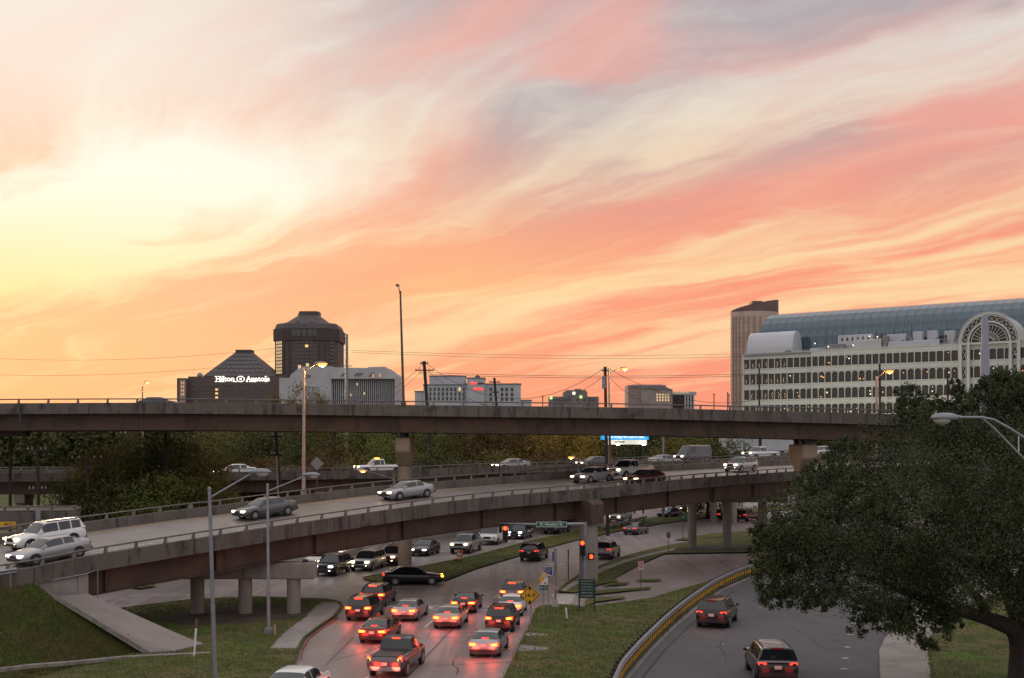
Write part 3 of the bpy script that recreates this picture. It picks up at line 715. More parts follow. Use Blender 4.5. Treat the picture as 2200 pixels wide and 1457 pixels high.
def car_parts(kind):
    """part meshes shared by all vehicles of one kind: name -> [(mesh, location)]"""
    if kind in CARS: return CARS[kind]
    L, Wd, zr, st, (rb_, rr, rf, wb), (bz, fz), wr, ax = SPEC[kind]; hw = Wd / 2; P = []
    mb = MB(); rows = []
    for (fy, k, z0, z1) in st:
        y = fy * L; w = hw * k; h = z1 - z0
        half = [(w * .80, z0), (w * .95, z0 + .10 * h), (w * .995, z0 + .30 * h), (w, z0 + .55 * h), (w * .985, z0 + .78 * h), (w * .93, z0 + .94 * h), (w * .80, z1), (w * .40, z1 + .025)]
        rows.append([(x, y, z) for x, z in half] + [(0, y, z1 + .032)] + [(-x, y, z) for x, z in reversed(half)])
    mb.loft(rows, close=True, caps=True); P.append(('body', mb.mesh('body', M['car_white'], 'all'), None))
    # cabin: one curved shell; the panes are patches of the same surface set 1 cm proud
    yb, yr, yf, yw = (q * L for q in (rb_, rr, rf, wb))
    b0 = hw * (.965 if kind == 'van' else .94); b1 = hw * {'sedan': .70, 'suv': .76, 'pickup': .78, 'van': .88}[kind]
    def ease(k): k = max(0.0, min(1.0, k)); return k ** .80 if kind == 'sedan' else k ** .9
    def prof_(y):
        if y < yr: s = ease((y - yb) / (yr - yb))
        elif y > yf: s = ease((yw - y) / (yw - yf))
        else: s = 1.0
        mid = (yr + yf) / 2; crown = .035 * (1 - ((y - mid) / max(.1, (yf - yr) / 2 + .25)) ** 2) if yr - .2 < y < yf + .2 else 0
        belt = bz + (fz - bz) * (y - yb) / (yw - yb) - .06
        return belt, (zr - .035 - belt) * s + crown * s, s
    def cab(y, v, out=0.0):
        """v runs 0..1 from the left belt line over the roof to the right one"""
        belt, h, s = prof_(y); bt = b0 + (b1 - b0) * s; side = 1 if v > .5 else -1; k = abs(v - .5) * 2          # 1 at the belt, 0 at the roof middle
        if k > .45: q = (1 - k) / .55; x = b0 + (bt - b0) * q; z = h * .88 * q
        elif k > .30: q = (.45 - k) / .15; x = bt + (bt * .84 - bt) * q; z = h * (.88 + .085 * q)
        else: q = k / .30; x = bt * .84 * q; z = h * (1 - .035 * q * q)
        m_ = max(.01, (zr - belt) * .5)
        return Vector((side * x * (1 + out / hw), y * (1 + out * .4 / L) + (out if y > yf else -out if y < yr else 0) * (1 if k < .45 else .2), belt + z + out * (1 - k)))
    ys = [yb] + [yb + (yr - yb) * q for q in (.12, .3, .5, .7, .88)] + [yr + (yf - yr) * q for q in (0, .2, .5, .8, 1)] + [yf + (yw - yf) * q for q in (.12, .3, .5, .7, .88, 1)]
    vs = [0, .1, .19, .275, .31, .35, .42, .5, .58, .65, .69, .725, .81, .9, 1]
    mb = MB(); mb.loft([[cab(y, v) for v in vs] for y in ys]); P.append(('cabin', mb.mesh('cabin', M['car_white'], True), None))
    def patch(name, ya, yc, va, vb, n=5, k=5):
        mb = MB(); mb.loft([[cab(ya + (yc - ya) * i / n, va + (vb - va) * j / k, .012) for j in range(k + 1)] for i in range(n + 1)]); P.append((name, mb.mesh(name, M['car_glass'], 'all'), None))
    dw = yw - yf; dr = yr - yb
    patch('windscreen', yf + dw * .10, yw - dw * .10, .255, .745, 5, 10)
    if kind != 'van': patch('rear_window', yb + dr * (.16 if kind == 'sedan' else .10), yr - dr * .12, .27, .73, 5, 10)
    if kind == 'sedan': spans = ((yb + dr * .80, yb + dr * 1.0 + (yf - yr) * .36), (yr + (yf - yr) * .43, yf + dw * .42))
    elif kind == 'suv': spans = ((yr + .05, yr + (yf - yr) * .27), (yr + (yf - yr) * .31, yr + (yf - yr) * .63), (yr + (yf - yr) * .67, yf + dw * .35))
    elif kind == 'pickup': spans = ((yr + .06, yr + (yf - yr) * .45), (yr + (yf - yr) * .52, yf + dw * .40))
    else: spans = ((yf - .95, yf + dw * .30),)
    for (p_, q_) in spans:
        for (va, vb) in ((.035, .262), (.738, .965)): patch('side_window', p_, q_, va, vb, 4, 4)
    if kind == 'pickup':
        mb = MB(); z = 1.262; mb.bx(-hw * .80, hw * .80, -.485 * L, -.09 * L, z - .002, z)
        P.append(('bed', mb.mesh('bed', M['trim']), None))
    if kind == 'suv':
        for s in (-1, 1):
            mb = MB(); mb.bar((s * b1 * .86, yr + .15, zr - .01), (s * b1 * .86, yf - .2, zr - .01), .04, .05); P.append(('roof_rail', mb.mesh('roof_rail', M['trim']), None))
    # wheels
    mb = MB(); mb.tube([(-.11, 0, 0), (-.10, 0, 0), (.10, 0, 0), (.11, 0, 0)], [wr * .9, wr, wr, wr * .9], 20); ty = mb.mesh('wheel', M['tyre'], True)
    mb = MB(); mb.tube([(-.125, 0, 0), (.125, 0, 0)], wr * .62, 14); rim = mb.mesh('rim', M['rim'], True)
    mb = MB(); mb.tube([(-.08, 0, 0), (.08, 0, 0)], wr * 1.17, 18); arch = mb.mesh('wheel_arch', M['trim'], True)
    for s in (-1, 1):
        for a in ax:
            P.append(('wheel_arch', arch, (s * (hw - .075), a * L, wr + .02)))
            P.append(('wheel', ty, (s * (hw - .10), a * L, wr)))
    CARS[kind + 'rim'] = rim
    # lights, plates, mirrors, bumpers
    def blk(name, c, d, m, r=0):
        mb = MB(); mb.bx(-d[0] / 2, d[0] / 2, -d[1] / 2, d[1] / 2, -d[2] / 2, d[2] / 2); P.append((name, mb.mesh(name, M[m]), c))
    yT, yH = -.5 * L, .5 * L
    tz = {'sedan': .84, 'suv': 1.00, 'pickup': 1.02, 'van': 1.15}[kind]; td = {'sedan': (.40, .26, .13), 'suv': (.36, .26, .15), 'pickup': (.17, .16, .38), 'van': (.16, .12, .5)}[kind]
    tx = hw * .91 - td[0] / 2
    for s in (-1, 1):
        w_, dp, hh_ = td; mb = MB(); x0, x1 = -w_ / 2, w_ / 2                     # tapered lamp that wraps round the corner
        mb.add([(s * x0, -dp * .30, -hh_ * .28), (s * x1, -dp * .05, -hh_ * .5), (s * (x1 + .02), dp * .6, -hh_ * .30), (s * x0, dp * .3, -hh_ * .28), (s * x0, -dp * .30, hh_ * .30), (s * x1, -dp * .05, hh_ * .5), (s * (x1 + .02), dp * .6, hh_ * .45), (s * x0, dp * .3, hh_ * .30)], [(0, 1, 5, 4), (1, 2, 6, 5), (2, 3, 7, 6), (3, 0, 4, 7), (4, 5, 6, 7), (3, 2, 1, 0)])
        P.append(('taillight', mb.mesh('taillight', M['tail_off']), (s * tx, yT + .075, tz)))
    if kind == 'sedan': blk('brake_light', (0, yb + .22, bz + .06), (.42, .10, .07), 'tail_off')
    elif kind == 'suv': blk('brake_light', (0, yr - .03, zr - .07), (.55, .12, .07), 'tail_off')
    elif kind == 'pickup': blk('brake_light', (0, yr - .02, zr - .07), (.45, .08, .06), 'tail_off')
    else: blk('brake_light', (0, yr - .02, zr - .1), (.4, .08, .06), 'tail_off')
    hz = {'sedan': .66, 'suv': .86, 'pickup': 1.0, 'van': .88}[kind]; hd = {'sedan': (.36, .22, .11), 'suv': (.34, .22, .12), 'pickup': (.30, .14, .18), 'van': (.26, .2, .2)}[kind]
    for s in (-1, 1): blk('headlight', (s * (hw * .86 - hd[0] / 2), yH - .10, hz), hd, 'head_off')
    for s in (-1, 1): blk('fog_light', (s * hw * .62, yH - .02, hz - .34), (.16, .08, .07), 'head_off')
    blk('grille', (0, yH - .012, hz - .05), (hw * .82, .06, .24 if kind != 'sedan' else .16), 'trim')
    blk('licence_plate', (0, yT - .012, tz - (.06 if kind == 'sedan' else .16)), (.32, .03, .16), 'plate')
    zb = st[0][2]
    mb = MB(); mb.bx(-hw * .88, hw * .88, yT - .03, yT + .14, zb - .06, zb + .16); P.append(('bumper', mb.mesh('bumper', M['chrome' if kind == 'pickup' else 'trim']), None))
    mb = MB(); mb.bx(-hw * .80, hw * .80, yH - .12, yH + .02, zb - .04, zb + .10); P.append(('bumper', mb.mesh('bumper', M['trim']), None))
    for s in (-1, 1):
        mb = MB(); mb.bar((s * hw * .93, yw - .28, fz + .02), (s * (hw + .12), yw - .30, fz + .05), .07, .05); mb.ell((s * (hw + .14), yw - .30, fz + .10), (.10, .06, .085), 8, 4)
        P.append(('mirror', mb.mesh('mirror', M['car_white'], True), None))
    CARS[kind] = P; return P
PAINTED = {'body', 'cabin', 'mirror'}
GLOW = {}
def car(kind, col, loc, head, label, tail='tail_off', lamp='head_off', group=None, pitch=0.0, cat=None, name=None, glow=0.0, stop=None, sx=1.0):
    """a vehicle at loc, pointing head degrees to the right of the view direction"""
    name = name or {'sedan': 'car', 'suv': 'suv_car', 'pickup': 'pickup_truck', 'van': 'van'}[kind]
    o = empty(name, loc, -R(head), label, cat or {'sedan': 'car', 'suv': 'car', 'pickup': 'pickup truck', 'van': 'van'}[kind], group)
    if pitch: o.rotation_euler = (pitch, 0, -R(head))
    for nm, me, at in car_parts(kind):
        c = link(nm, me, o, at)
        want = None
        if nm in PAINTED: want = col
        elif nm == 'taillight': want = tail
        elif nm == 'brake_light': want = stop or (tail if tail == 'brake_lit' else 'tail_off')
        elif nm == 'headlight': want = lamp
        elif nm == 'fog_light' and lamp != 'head_off' and kind in ('suv',): want = lamp
        if want:
            c.material_slots[0].link = 'OBJECT'; c.material_slots[0].material = M[want]
        if nm == 'taillight' and tail == 'brake_lit':          # bright core set proud of the red lens, which is enlarged to imitate bloom
            k = 'bloom_core' + kind + ('R' if at[0] > 0 else 'L')
            if k not in CARS:
                bm_ = me.copy(); bm_.materials.clear(); bm_.materials.append(M['bloom_core_lit']); bm_.transform(Matrix.Diagonal((.72, 1.0, .66, 1)) ); bm_.transform(Matrix.Translation((0, -.022, 0))); CARS[k] = bm_
            link('bloom_core', CARS[k], c)
            c.scale = (1.2, 1.0, 1.6)
        if nm == 'wheel': link('rim', CARS[kind + 'rim'], c)
    if glow:                                               # the light its brake lamps throw on the road
        k = 'red%.2f' % glow
        if k not in GLOW:
            ld = bpy.data.lights.new('brake_glow', 'POINT'); ld.energy = glow * 3.1; ld.color = (1.0, .07, .04); ld.shadow_soft_size = .25; GLOW[k] = ld
        for s in (-1, 1): link('brake_glow', GLOW[k], o, (s * .6, -SPEC[kind][0] / 2 - .42, .7))
    return o
def tail_at(x, y, kind, head):
    """centre of a car whose tail stands on photo pixel (x, y)"""
    a = R(head); return G(x, y) + Vector((math.sin(a), math.cos(a), 0)) * SPEC[kind][0] / 2
def nose_at(x, y, kind, head):
    a = R(head); return G(x, y) + Vector((math.sin(a), math.cos(a), 0)) * -SPEC[kind][0] / 2
Q = 'cars waiting in the near street'
for (kind, col, x, y, hd, tl, lab, gl) in (
    ('suv', 'car_black', 768, 1337, 7, 'brake_lit', 'black sport utility car with wide brake lights and white plate, beside the left kerb', 9),
    ('suv', 'car_maroon', 799, 1306, 7, 'brake_lit', 'dark maroon sport utility car just ahead of the black one by the left kerb', 7),
    ('sedan', 'car_silver', 866, 1338, 8, 'brake_lit', 'silver sedan braking in the second lane, right of the black sport utility car', 8),
    ('sedan', 'car_darkred', 798, 1386, 8, 'brake_lit', 'red-lit sedan braking behind the silver sedan in the second lane', 11),  # red of the brake lights on the body put into its paint
    ('pickup', 'car_grey', 824, 1462, 9, 'brake_lit', 'grey pickup truck cut by the bottom edge, lowest in the near street', 11),
    ('sedan', 'car_beige', 957, 1354, 7, 'brake_lit', 'beige sedan braking in the third lane behind a small black sedan', 8),
    ('sedan', 'car_black', 994, 1320, 6, 'brake_lit', 'small black sedan at the stop line in the third lane', 7),
    ('sedan', 'car_silver', 1038, 1416, 8, 'brake_lit', 'pale silver sedan nearest in the right lane of the near street', 11),
    ('suv', 'car_black', 1071, 1361, 7, 'brake_lit', 'black sport utility car behind the white sedan in the right lane', 9),
    ('sedan', 'car_white', 1094, 1327, 6, 'brake_lit', 'white sedan second from the stop line in the right lane', 7),
    ('suv', 'car_grey', 1099, 1299, 6, 'brake_lit', 'grey sport utility car at the stop line in the right lane', 6)):
    o = car(kind, col, tail_at(x, y, kind, hd) - Vector((math.sin(R(hd)), math.cos(R(hd)), 0)) * .3, hd, lab, tl, group=Q, glow=gl); o.scale = (.87, .87, .87)
car('sedan', 'car_white', tail_at(600, 1530, 'sedan', 8), 8, 'white car whose roof alone shows at the bottom edge beside the left kerb', 'tail_lit', group=Q)
RR = 'cars driving away on the right-hand road'
car('suv', 'car_black', tail_at(1528, 1352, 'suv', 19), 19, 'black sport utility car with red lights close to the curved guard rail', 'tail_lit', group=RR, glow=2)
wg = car('suv', 'car_black', tail_at(1672, 1474, 'suv', 4), 4, 'silver roofed sport utility car cut by the bottom edge on the right-hand road', 'tail_lit', group=RR, glow=2)
for c in wg.children:
    if c.name.startswith('cabin'): c.material_slots[0].material = M['car_silver']
car('sedan', 'car_grey', tail_at(1702, 1222, 'sedan', 38), 38, 'grey car half hidden behind the big tree, one red light showing', 'tail_lit', group=RR)
FS = 'cars driving away beyond the intersection'
car('sedan', 'car_black', G(885, 1258) + Vector((0, .9, 0)), 84, 'black sedan crossing the intersection in front of the median tip', 'tail_lit', 'amber_lit')
car('suv', 'car_black', tail_at(1136, 1207, 'suv', 14), 14, 'black sport utility car leaving beside the median, left of the traffic signal pole', 'tail_lit', group=FS)
car('suv', 'car_silver', tail_at(1292, 1203, 'suv', 17), 17, 'silver sport utility car partly hidden behind the single ramp column', 'tail_lit', group=FS)
car('sedan', 'car_grey', tail_at(1352, 1150, 'sedan', 27), 27, 'grey sedan with red lights leaving right of the single ramp column', 'tail_lit', group=FS)
car('sedan', 'car_black', tail_at(1535, 1117, 'sedan', 36), 36, 'black sedan leaving between the two round ramp columns', 'tail_lit', group=FS)
car('suv', 'car_maroon', tail_at(1590, 1121, 'suv', 38), 38, 'maroon sport utility car leaving just right of the round ramp columns', 'tail_lit', group=FS)
OC = 'cars facing the camera beyond the intersection'
for (kind, col, x, y, hd, lp, lab) in (
    ('suv', 'car_black', 693, 1240, 11, 'head_cool', 'black sport utility car facing the camera beside the ramp pier cap'),
    ('suv', 'car_silver', 772, 1229, 12, 'head_lit', 'silver sport utility car at the head of its lane, right of the black one'),
    ('pickup', 'car_tan', 716, 1210, 12, 'head_lit', 'tan pickup truck waiting behind the black sport utility car'),
    ('sedan', 'car_white', 668, 1222, 11, 'head_lit', 'white sedan mostly hidden behind the left ramp pier cap'),
    ('suv', 'car_darkred', 828, 1217, 13, 'head_lit', 'dark red car facing the camera left of the round pier'),
    ('sedan', 'car_black', 898, 1196, 14, 'head_cool', 'black sedan facing the camera just right of the round pier'),
    ('pickup', 'car_silver', 985, 1191, 14, 'head_lit', 'silver pickup truck facing the camera behind the orange barrel'),
    ('van', 'car_white', 1046, 1172, 15, 'head_off', 'white van beside and behind the silver pickup truck'),
    ('suv', 'car_grey', 1105, 1160, 17, 'head_cool', 'grey car with bluish headlights below the far red signal'),
    ('pickup', 'car_black', 1183, 1149, 19, 'head_lit', 'black pickup truck with bright headlights under the street name sign'),
    ('van', 'car_white', 1318, 1124, 24, 'head_lit', 'white van right of the single ramp column, seen under the ramp'),
    ('sedan', 'car_blue', 1420, 1113, 40, 'head_off', 'blue sedan seen under the ramp left of the round columns'),
    ('suv', 'car_black', 1470, 1104, 30, 'head_lit', 'black car with bright headlights behind the first round ramp column'),
    ('suv', 'car_silver', 1650, 1079, 40, 'head_lit', 'silver car with bright headlights under the ramp beside the tree edge')):
    o = car(kind, col, (0, 0, 0), hd + 180, lab, 'tail_off', lp, group=OC)
    a = R(hd); o.location = G(x, y) + Vector((math.sin(a), math.cos(a), 0)) * SPEC[kind][0] / 2
# on the ramp, coming down towards the left
RC = 'cars coming down the ramp'
def ramp_car(kind, col, px_, off, lab, lamp='head_lit'):
    t = RN.find(px_); p = ramp(t, off, .035); q = ramp(t + 2, off, .035); q0 = ramp(t - 2, off, .035); d = (q0 - q).normalized()
    hd = math.degrees(math.atan2(d.x, d.y))
    o = car(kind, col, p, hd, lab, 'tail_off', lamp, group=RC); o.rotation_euler = (math.asin(d.z), 0, -R(hd)); o.scale = (.92, .92, .92); return o
ramp_car('suv', 'car_white', 225, 6.6, 'white sport utility car at the lowest end of the ramp, far lane')
ramp_car('sedan', 'car_silver', 175, 3.0, 'silver sedan low on the ramp beside the near parapet', 'head_cool')
ramp_car('sedan', 'car_grey', 690, 6.4, 'grey sedan coming down the ramp behind the first street lamp poles')
ramp_car('sedan', 'car_silver', 990, 6.4, 'silver sedan on the ramp right of the round pier')
ramp_car('sedan', 'car_silver', 1395, 6.2, 'pale sedan on the ramp below the lit billboard')
ramp_car('pickup', 'car_white', 1480, 6.4, 'white pickup truck on the ramp right of the lit billboard')
ramp_car('sedan', 'car_maroon', 1440, 2.6, 'maroon sedan on the ramp half hidden by the near parapet')
ramp_car('suv', 'car_silver', 1705, 6.0, 'silver sport utility car on the ramp beside the flared pier')
# on the middle overpass
MC = 'cars on the middle overpass'
def mid_car(kind, col, px_, off, lab, fwd=False, tail='tail_off', lamp='head_lit'):
    t = MP.find(px_); p = midw(t, off, .01); q = midw(t + 2, off, 0); d = (q - p).normalized() * (1 if fwd else -1)
    hd = math.degrees(math.atan2(d.x, d.y)); return car(kind, col, p, hd, lab, tail, lamp, group=MC)
mid_car('sedan', 'car_white', 513, 2.4, 'white sedan on the middle overpass above the first street lamp')
wt = mid_car('pickup', 'car_white', 832, 2.6, 'white pickup truck with orange roof beacon on the middle overpass')
mb = MB(); mb.bx(-.6, .6, -.12, .12, 0, .12); mb.build('roof_beacon', M['amber_lit'], wt, loc=(0, .35, 1.9))
mid_car('sedan', 'car_silver', 1118, 2.4, 'silver sedan alone on the middle overpass before the autumn trees')
mid_car('sedan', 'car_blue', 1300, 2.6, 'dark blue sedan on the middle overpass below the billboard')
mid_car('sedan', 'car_silver', 1455, 2.4, 'pale sedan on the middle overpass right of the billboard', True, 'tail_lit', 'head_off')
mid_car('pickup', 'car_white', 1665, 2.8, 'white pickup truck on the middle overpass left of the flared pier')
mid_car('van', 'car_grey', 1565, 7.0, 'tall grey van in the far lane of the middle overpass')
mid_car('suv', 'car_white', 1800, 2.8, 'white sport utility car on the middle overpass seen through the tree edge')
car('sedan', 'car_black', upper(UP.find(262), 8.3, .0), -90, 'dark car on the upper overpass, roof just above the parapet at far left', group='cars on the upper overpass')

# ------------------------------------------------------------------ street furniture
def text(body, size, m, parent, loc, rot=(R(90), 0, 0), name='lettering', depth=.006, bold=0.0, align='CENTER', space=1.0):
    cu = bpy.data.curves.new(name, 'FONT'); cu.body = body; cu.size = size; cu.extrude = depth; cu.offset = bold
    cu.align_x = align; cu.align_y = 'CENTER'; cu.space_character = space; cu.resolution_u = 3
    t = bpy.data.objects.new(name, cu); COL.objects.link(t); bpy.context.view_layer.update()
    me = bpy.data.meshes.new_from_object(t); bpy.data.objects.remove(t); bpy.data.curves.remove(cu)
    me.materials.clear(); me.materials.append(M[m]); me.name = name
    return link(name, me, parent, loc, rot)
def lampd(energy, col, r=.15):
    l = bpy.data.lights.new('lamp_light', 'POINT'); l.energy = energy; l.color = col; l.shadow_soft_size = r; return l
def head(parent, p, d, s=1.0, lit=None, m='galvanised'):
    """a cobra-head luminaire at p pointing along d"""
    h = empty('lamp_head', p); h.parent = parent; h.rotation_euler = (0, 0, math.atan2(d[1], d[0]))
    mb = MB(); mb.ell((.25 * s, 0, .02 * s), (.42 * s, .17 * s, .13 * s), 12, 8, 0, -.35, .98); mb.tube([(-.25 * s, 0, .02 * s), (0, 0, .03 * s)], [.05 * s, .08 * s], 8)
    mb.build('housing', M[m], h, True)
    g_ = 1.5 if lit else 1.0; mb = MB(); mb.ell((.33 * s, 0, -.02 * s), (.25 * s * g_, .15 * s * g_, .15 * s * g_), 12, 6, 0, -.98, .15); mb.build('lens', M[lit or 'lamp_glass'], h, True)
    return h
def street_lamp(base, top, arm_to, label, m='galvanised', r=(.11, .07), lit=None, energy=0, s=1.0, group='street lamps', curve=.0, col=(1.0, .52, .16)):
    """pole from base to top, with an arm that ends in a lamp head at arm_to"""
    base, top, arm_to = Vector(base), Vector(top), Vector(arm_to)
    o = empty('street_lamp', base, 0, label, 'street lamp', group)
    mb = MB(); mb.tube([(0, 0, 0), top - base], list(r), 12); mb.build('pole', M[m], o, True)
    mb = MB(); mb.bx(-.2, .2, -.2, .2, 0, .35); mb.build('base', M[m], o)
    mb = MB(); mb.ell(top - base, (r[1] * 1.2, r[1] * 1.2, r[1] * 1.8), 8, 4); mb.build('cap', M[m], o, True)
    a = top - base - Vector((0, 0, .35)); b = arm_to - base; n = 8; pts = []
    for k in range(n + 1):
        q = k / n; p = a.lerp(b, q); p.z = a.z + (b.z - a.z) * (q ** (1 - curve) if curve else q); pts.append(p)
    mb = MB(); mb.tube(pts, [.045 - .012 * k / n for k in range(n + 1)], 8); mb.build('arm', M[m], o, True)
    d = (b - a); d.z = 0; d.normalize()
    head(o, b, d, s, lit, m)
    if energy: link('lamp_light', lampd(energy, col), o, b + d * .35 * s + Vector((0, 0, -.28 * s)))
    return o
street_lamp(G(464, 1528), PD(450, 1052, 48), PD(545, 1015, 48), 'tall grey unlit street lamp nearest at left, its foot below the frame', s=1.1)
street_lamp(G(577, 1362, .14), PD(575, 1043, 67.4), PD(660, 1021, 67.4), 'grey unlit street lamp on the grass beside the sidewalk', s=1.15)
tl = RN.find(640); bl = ramp(tl, RW + .25, .5)
q = RN.find(652); bl = ramp(RN.find(585), RW + .2, .5)
def far_base(pxx):
    best = None
    for i in range(400):
        p = ramp(RN.len * i / 399, RW + .18, .55); e = abs(CX + F * p.x / p.y - pxx)
        if best is None or e < best[0]: best = (e, p)
    return best[1]
b1 = far_base(653); d1 = b1.y
street_lamp(b1, PD(653, 795, d1), PD(683, 781, d1), 'lit orange lamp on the pink-lit pole rising from the far side of the ramp', 'lamp_tinted_pole', (.14, .09), 'sodium', 900, 1.0, curve=.35)
b2 = far_base(1313); d2 = b2.y
street_lamp(b2, PD(1308, 798, d2), PD(1336, 791, d2), 'lit lamp on the tall ramp pole above the billboard', 'lamp_tinted_pole', (.13, .08), 'sodium', 700, .9, curve=.45)
b3 = upper(UP.find(865), .12, .62); o = street_lamp(b3, PD(860, 628, b3.y), PD(856, 614, b3.y - .4), 'very tall unlit lamp mast standing on the upper overpass', 'bronze_pole', (.13, .08), s=.8)
street_lamp(Vector((PD(1886, 880, 135).x, 135, 0)), PD(1883, 812, 135), PD(1903, 797, 135), 'lit orange lamp in front of the white arcaded building', 'lamp_tinted_pole', (.17, .12), 'sodium', 500, 1.3, curve=.3)
street_lamp(Vector((PD(307, 880, 210).x, 210, 0)), PD(306, 832, 210), PD(313, 820, 210), 'small lit lamp far away at left above the upper overpass', 'lamp_tinted_pole', (.16, .12), 'sodium', 300, 1.1, curve=.3)
street_lamp(Vector((PD(846, 1100, 118).x, 118, 0)), PD(846, 1022, 118), PD(786, 1011, 118), 'low lit orange lamp left of the round pier, behind the ramp', 'galvanised', (.1, .07), 'sodium', 250, .9)
street_lamp(Vector((PD(1262, 1060, 128).x, 128, 0)), PD(1262, 992, 128), PD(1233, 982, 128), 'low lit orange lamp behind the ramp, left of the billboard', 'galvanised', (.1, .07), 'sodium', 250, .9)
street_lamp(Vector((PD(1425, 1000, 170).x, 170, 0)), PD(1425, 905, 170), PD(1405, 893, 170), 'plain grey pole lamp right of the billboard, top hidden by the overpass', 'galvanised', (.2, .14), s=1.2)
# the near lamp at the right edge: double arm
o = empty('street_lamp', (15.4, 28.0, 0), 0, 'large grey lamp on a braced arm at the right edge before the tree', 'street lamp', 'street lamps')
B = Vector(o.location); hd_ = PD(2035, 903, 28) - B
mb = MB(); mb.tube([(0, 0, 0), (0, 0, 11.4)], [.13, .08], 14); mb.build('pole', M['galvanised'], o, True)
mb = MB(); mb.tube([PD(2062, 897, 28) - B, PD(2110, 897, 28) - B, PD(2135, 902, 28) - B, PD(2170, 921, 28) - B, PD(2230, 960, 28) - B, PD(2330, 1030, 28) - B, (0, 0, 9.4)], .033, 10); mb.build('arm', M['galvanised'], o, True)
mb = MB(); mb.tube([PD(2110, 898, 28) - B, PD(2140, 925, 28) - B, PD(2200, 986, 28) - B, PD(2300, 1080, 28) - B, (0, 0, 8.6)], .028, 10); mb.build('brace', M['galvanised'], o, True)
mb = MB(); mb.bar(PD(2189, 933, 28) - B, PD(2189, 975, 28) - B, .02, .03); mb.build('strut', M['galvanised'], o)
h = head(o, PD(2048, 899, 28) - B, (-1, -.25), .92)

def post_sign(name, base, h, label, cat, panels, m='galvanised', r=.035, group=None, lean=0.0):
    o = empty(name, base, 0, label, cat, group)
    mb = MB(); mb.tube([(0, .03, 0), (0, .03, h)], r, 8); mb.build('post', M[m], o, True)
    if lean: o.rotation_euler = (0, lean, 0)
    return o
def panel(o, name, w, h, z, m, x=0.0, y=0.0, border=None, rot=0.0):
    mb = MB(); c, s = math.cos(rot), math.sin(rot)
    pts = [(-w / 2, -h / 2), (w / 2, -h / 2), (w / 2, h / 2), (-w / 2, h / 2)]; pts = [(x + a * c - b * s, y - .02, z + a * s + b * c) for a, b in pts]
    mb.prism(pts, (0, .025, 0)); p = mb.build(name, M[m], o)
    if border:
        mb = MB(); t = .035
        for (x0, x1, z0, z1) in ((-w / 2 + t, w / 2 - t, h / 2 - 2 * t, h / 2 - t), (-w / 2 + t, w / 2 - t, -h / 2 + t, -h / 2 + 2 * t), (-w / 2 + t, -w / 2 + 2 * t, -h / 2 + 2 * t, h / 2 - 2 * t), (w / 2 - 2 * t, w / 2 - t, -h / 2 + 2 * t, h / 2 - 2 * t)):
            q = [(x + a * c - b * s, y - .026, z + a * s + b * c) for a, b in ((x0, z0), (x1, z0), (x1, z1), (x0, z1))]
            mb.add(q, [(0, 1, 2, 3)])
        mb.build('border', M[border], p)
    return p
# 14-9 diamond
b = G(1140, 1386, .14); d = b.y; hC = (EYE - .14) - (1279 - HY) * d / F
o = post_sign('clearance_sign', b, hC + .3, 'yellow diamond clearance sign reading 14-9 on the corner grass', 'road sign', None)
p = panel(o, 'panel', .80, .80, hC, 'sign_yellow', border='sign_black', rot=R(45), x=-.05)
text('14-9', .34, 'sign_black', p, (-.05, -.03, hC - .01), bold=.003)
for s in (1, -1):
    mb = MB(); z = hC + s * .36
    mb.add([(-.05, -.028, hC + s * .47), (.05, -.028, hC + s * .36), (-.005, -.028, hC + s * .36), (-.005, -.028, hC + s * .25), (-.095, -.028, hC + s * .25), (-.095, -.028, hC + s * .36), (-.15, -.028, hC + s * .36)], [tuple(range(7))]); mb.build('arrow', M['sign_black'], p)
# blue sign
b = G(1178, 1318, .14); d = b.y; z = lambda y: (EYE - .14) - (y - HY) * d / F
o = post_sign('direction_sign', b, z(1216), 'blue directional sign on a post left of the signal control pole', 'road sign', None)
p = panel(o, 'panel', .66, .68, z(1227), 'sign_blue', border='sign_white')
for k, (s_, t_) in enumerate((('Northaven', .105), ('Convention', .095), ('Center', .095))): text(s_, t_, 'sign_white', p, (0, -.03, z(1227) + .2 - .12 * k))
def arrow(p, x, z, s, m='sign_white', dx=-1):
    mb = MB(); mb.add([(x + dx * .5 * s, -.031, z), (x + dx * .1 * s, -.031, z + .3 * s), (x + dx * .1 * s, -.031, z + .1 * s), (x - dx * .45 * s, -.031, z + .1 * s), (x - dx * .45 * s, -.031, z - .1 * s), (x + dx * .1 * s, -.031, z - .1 * s), (x + dx * .1 * s, -.031, z - .3 * s)], [tuple(range(7))]); mb.build('arrow', M[m], p)
arrow(p, .02, z(1227) - .22, .22)
# stacked yellow, white and green sign
b = G(1168, 1340, .14); d = b.y
o = post_sign('direction_sign', b, z(1228), 'small yellow, white and green stacked sign on a thin post below the blue sign', 'road sign', None)
p = panel(o, 'panel', .30, .28, z(1235), 'sign_yellow', border='sign_white', x=.03)
p = panel(o, 'panel', .50, .50, z(1249.5), 'sign_white')
mb = MB(); mb.add([(-.25, -.026, z(1249.5) + .25), (.12, -.026, z(1249.5) + .25), (-.25, -.026, z(1249.5) - .2)], [(0, 1, 2)]); mb.build('corner_panel', M['sign_yellow'], p)
mb = MB(); mb.bx(.02, .16, -.027, -.025, z(1249.5) - .16, z(1249.5) - .04); mb.build('print_block', M['sign_grey'], p)
p = panel(o, 'panel', .50, .30, z(1262.5), 'sign_green'); arrow(p, -.12, z(1262.5), .2); text('Bike', .09, 'sign_white', p, (.12, -.03, z(1262.5) + .05)); text('Route', .08, 'sign_white', p, (.12, -.03, z(1262.5) - .05))
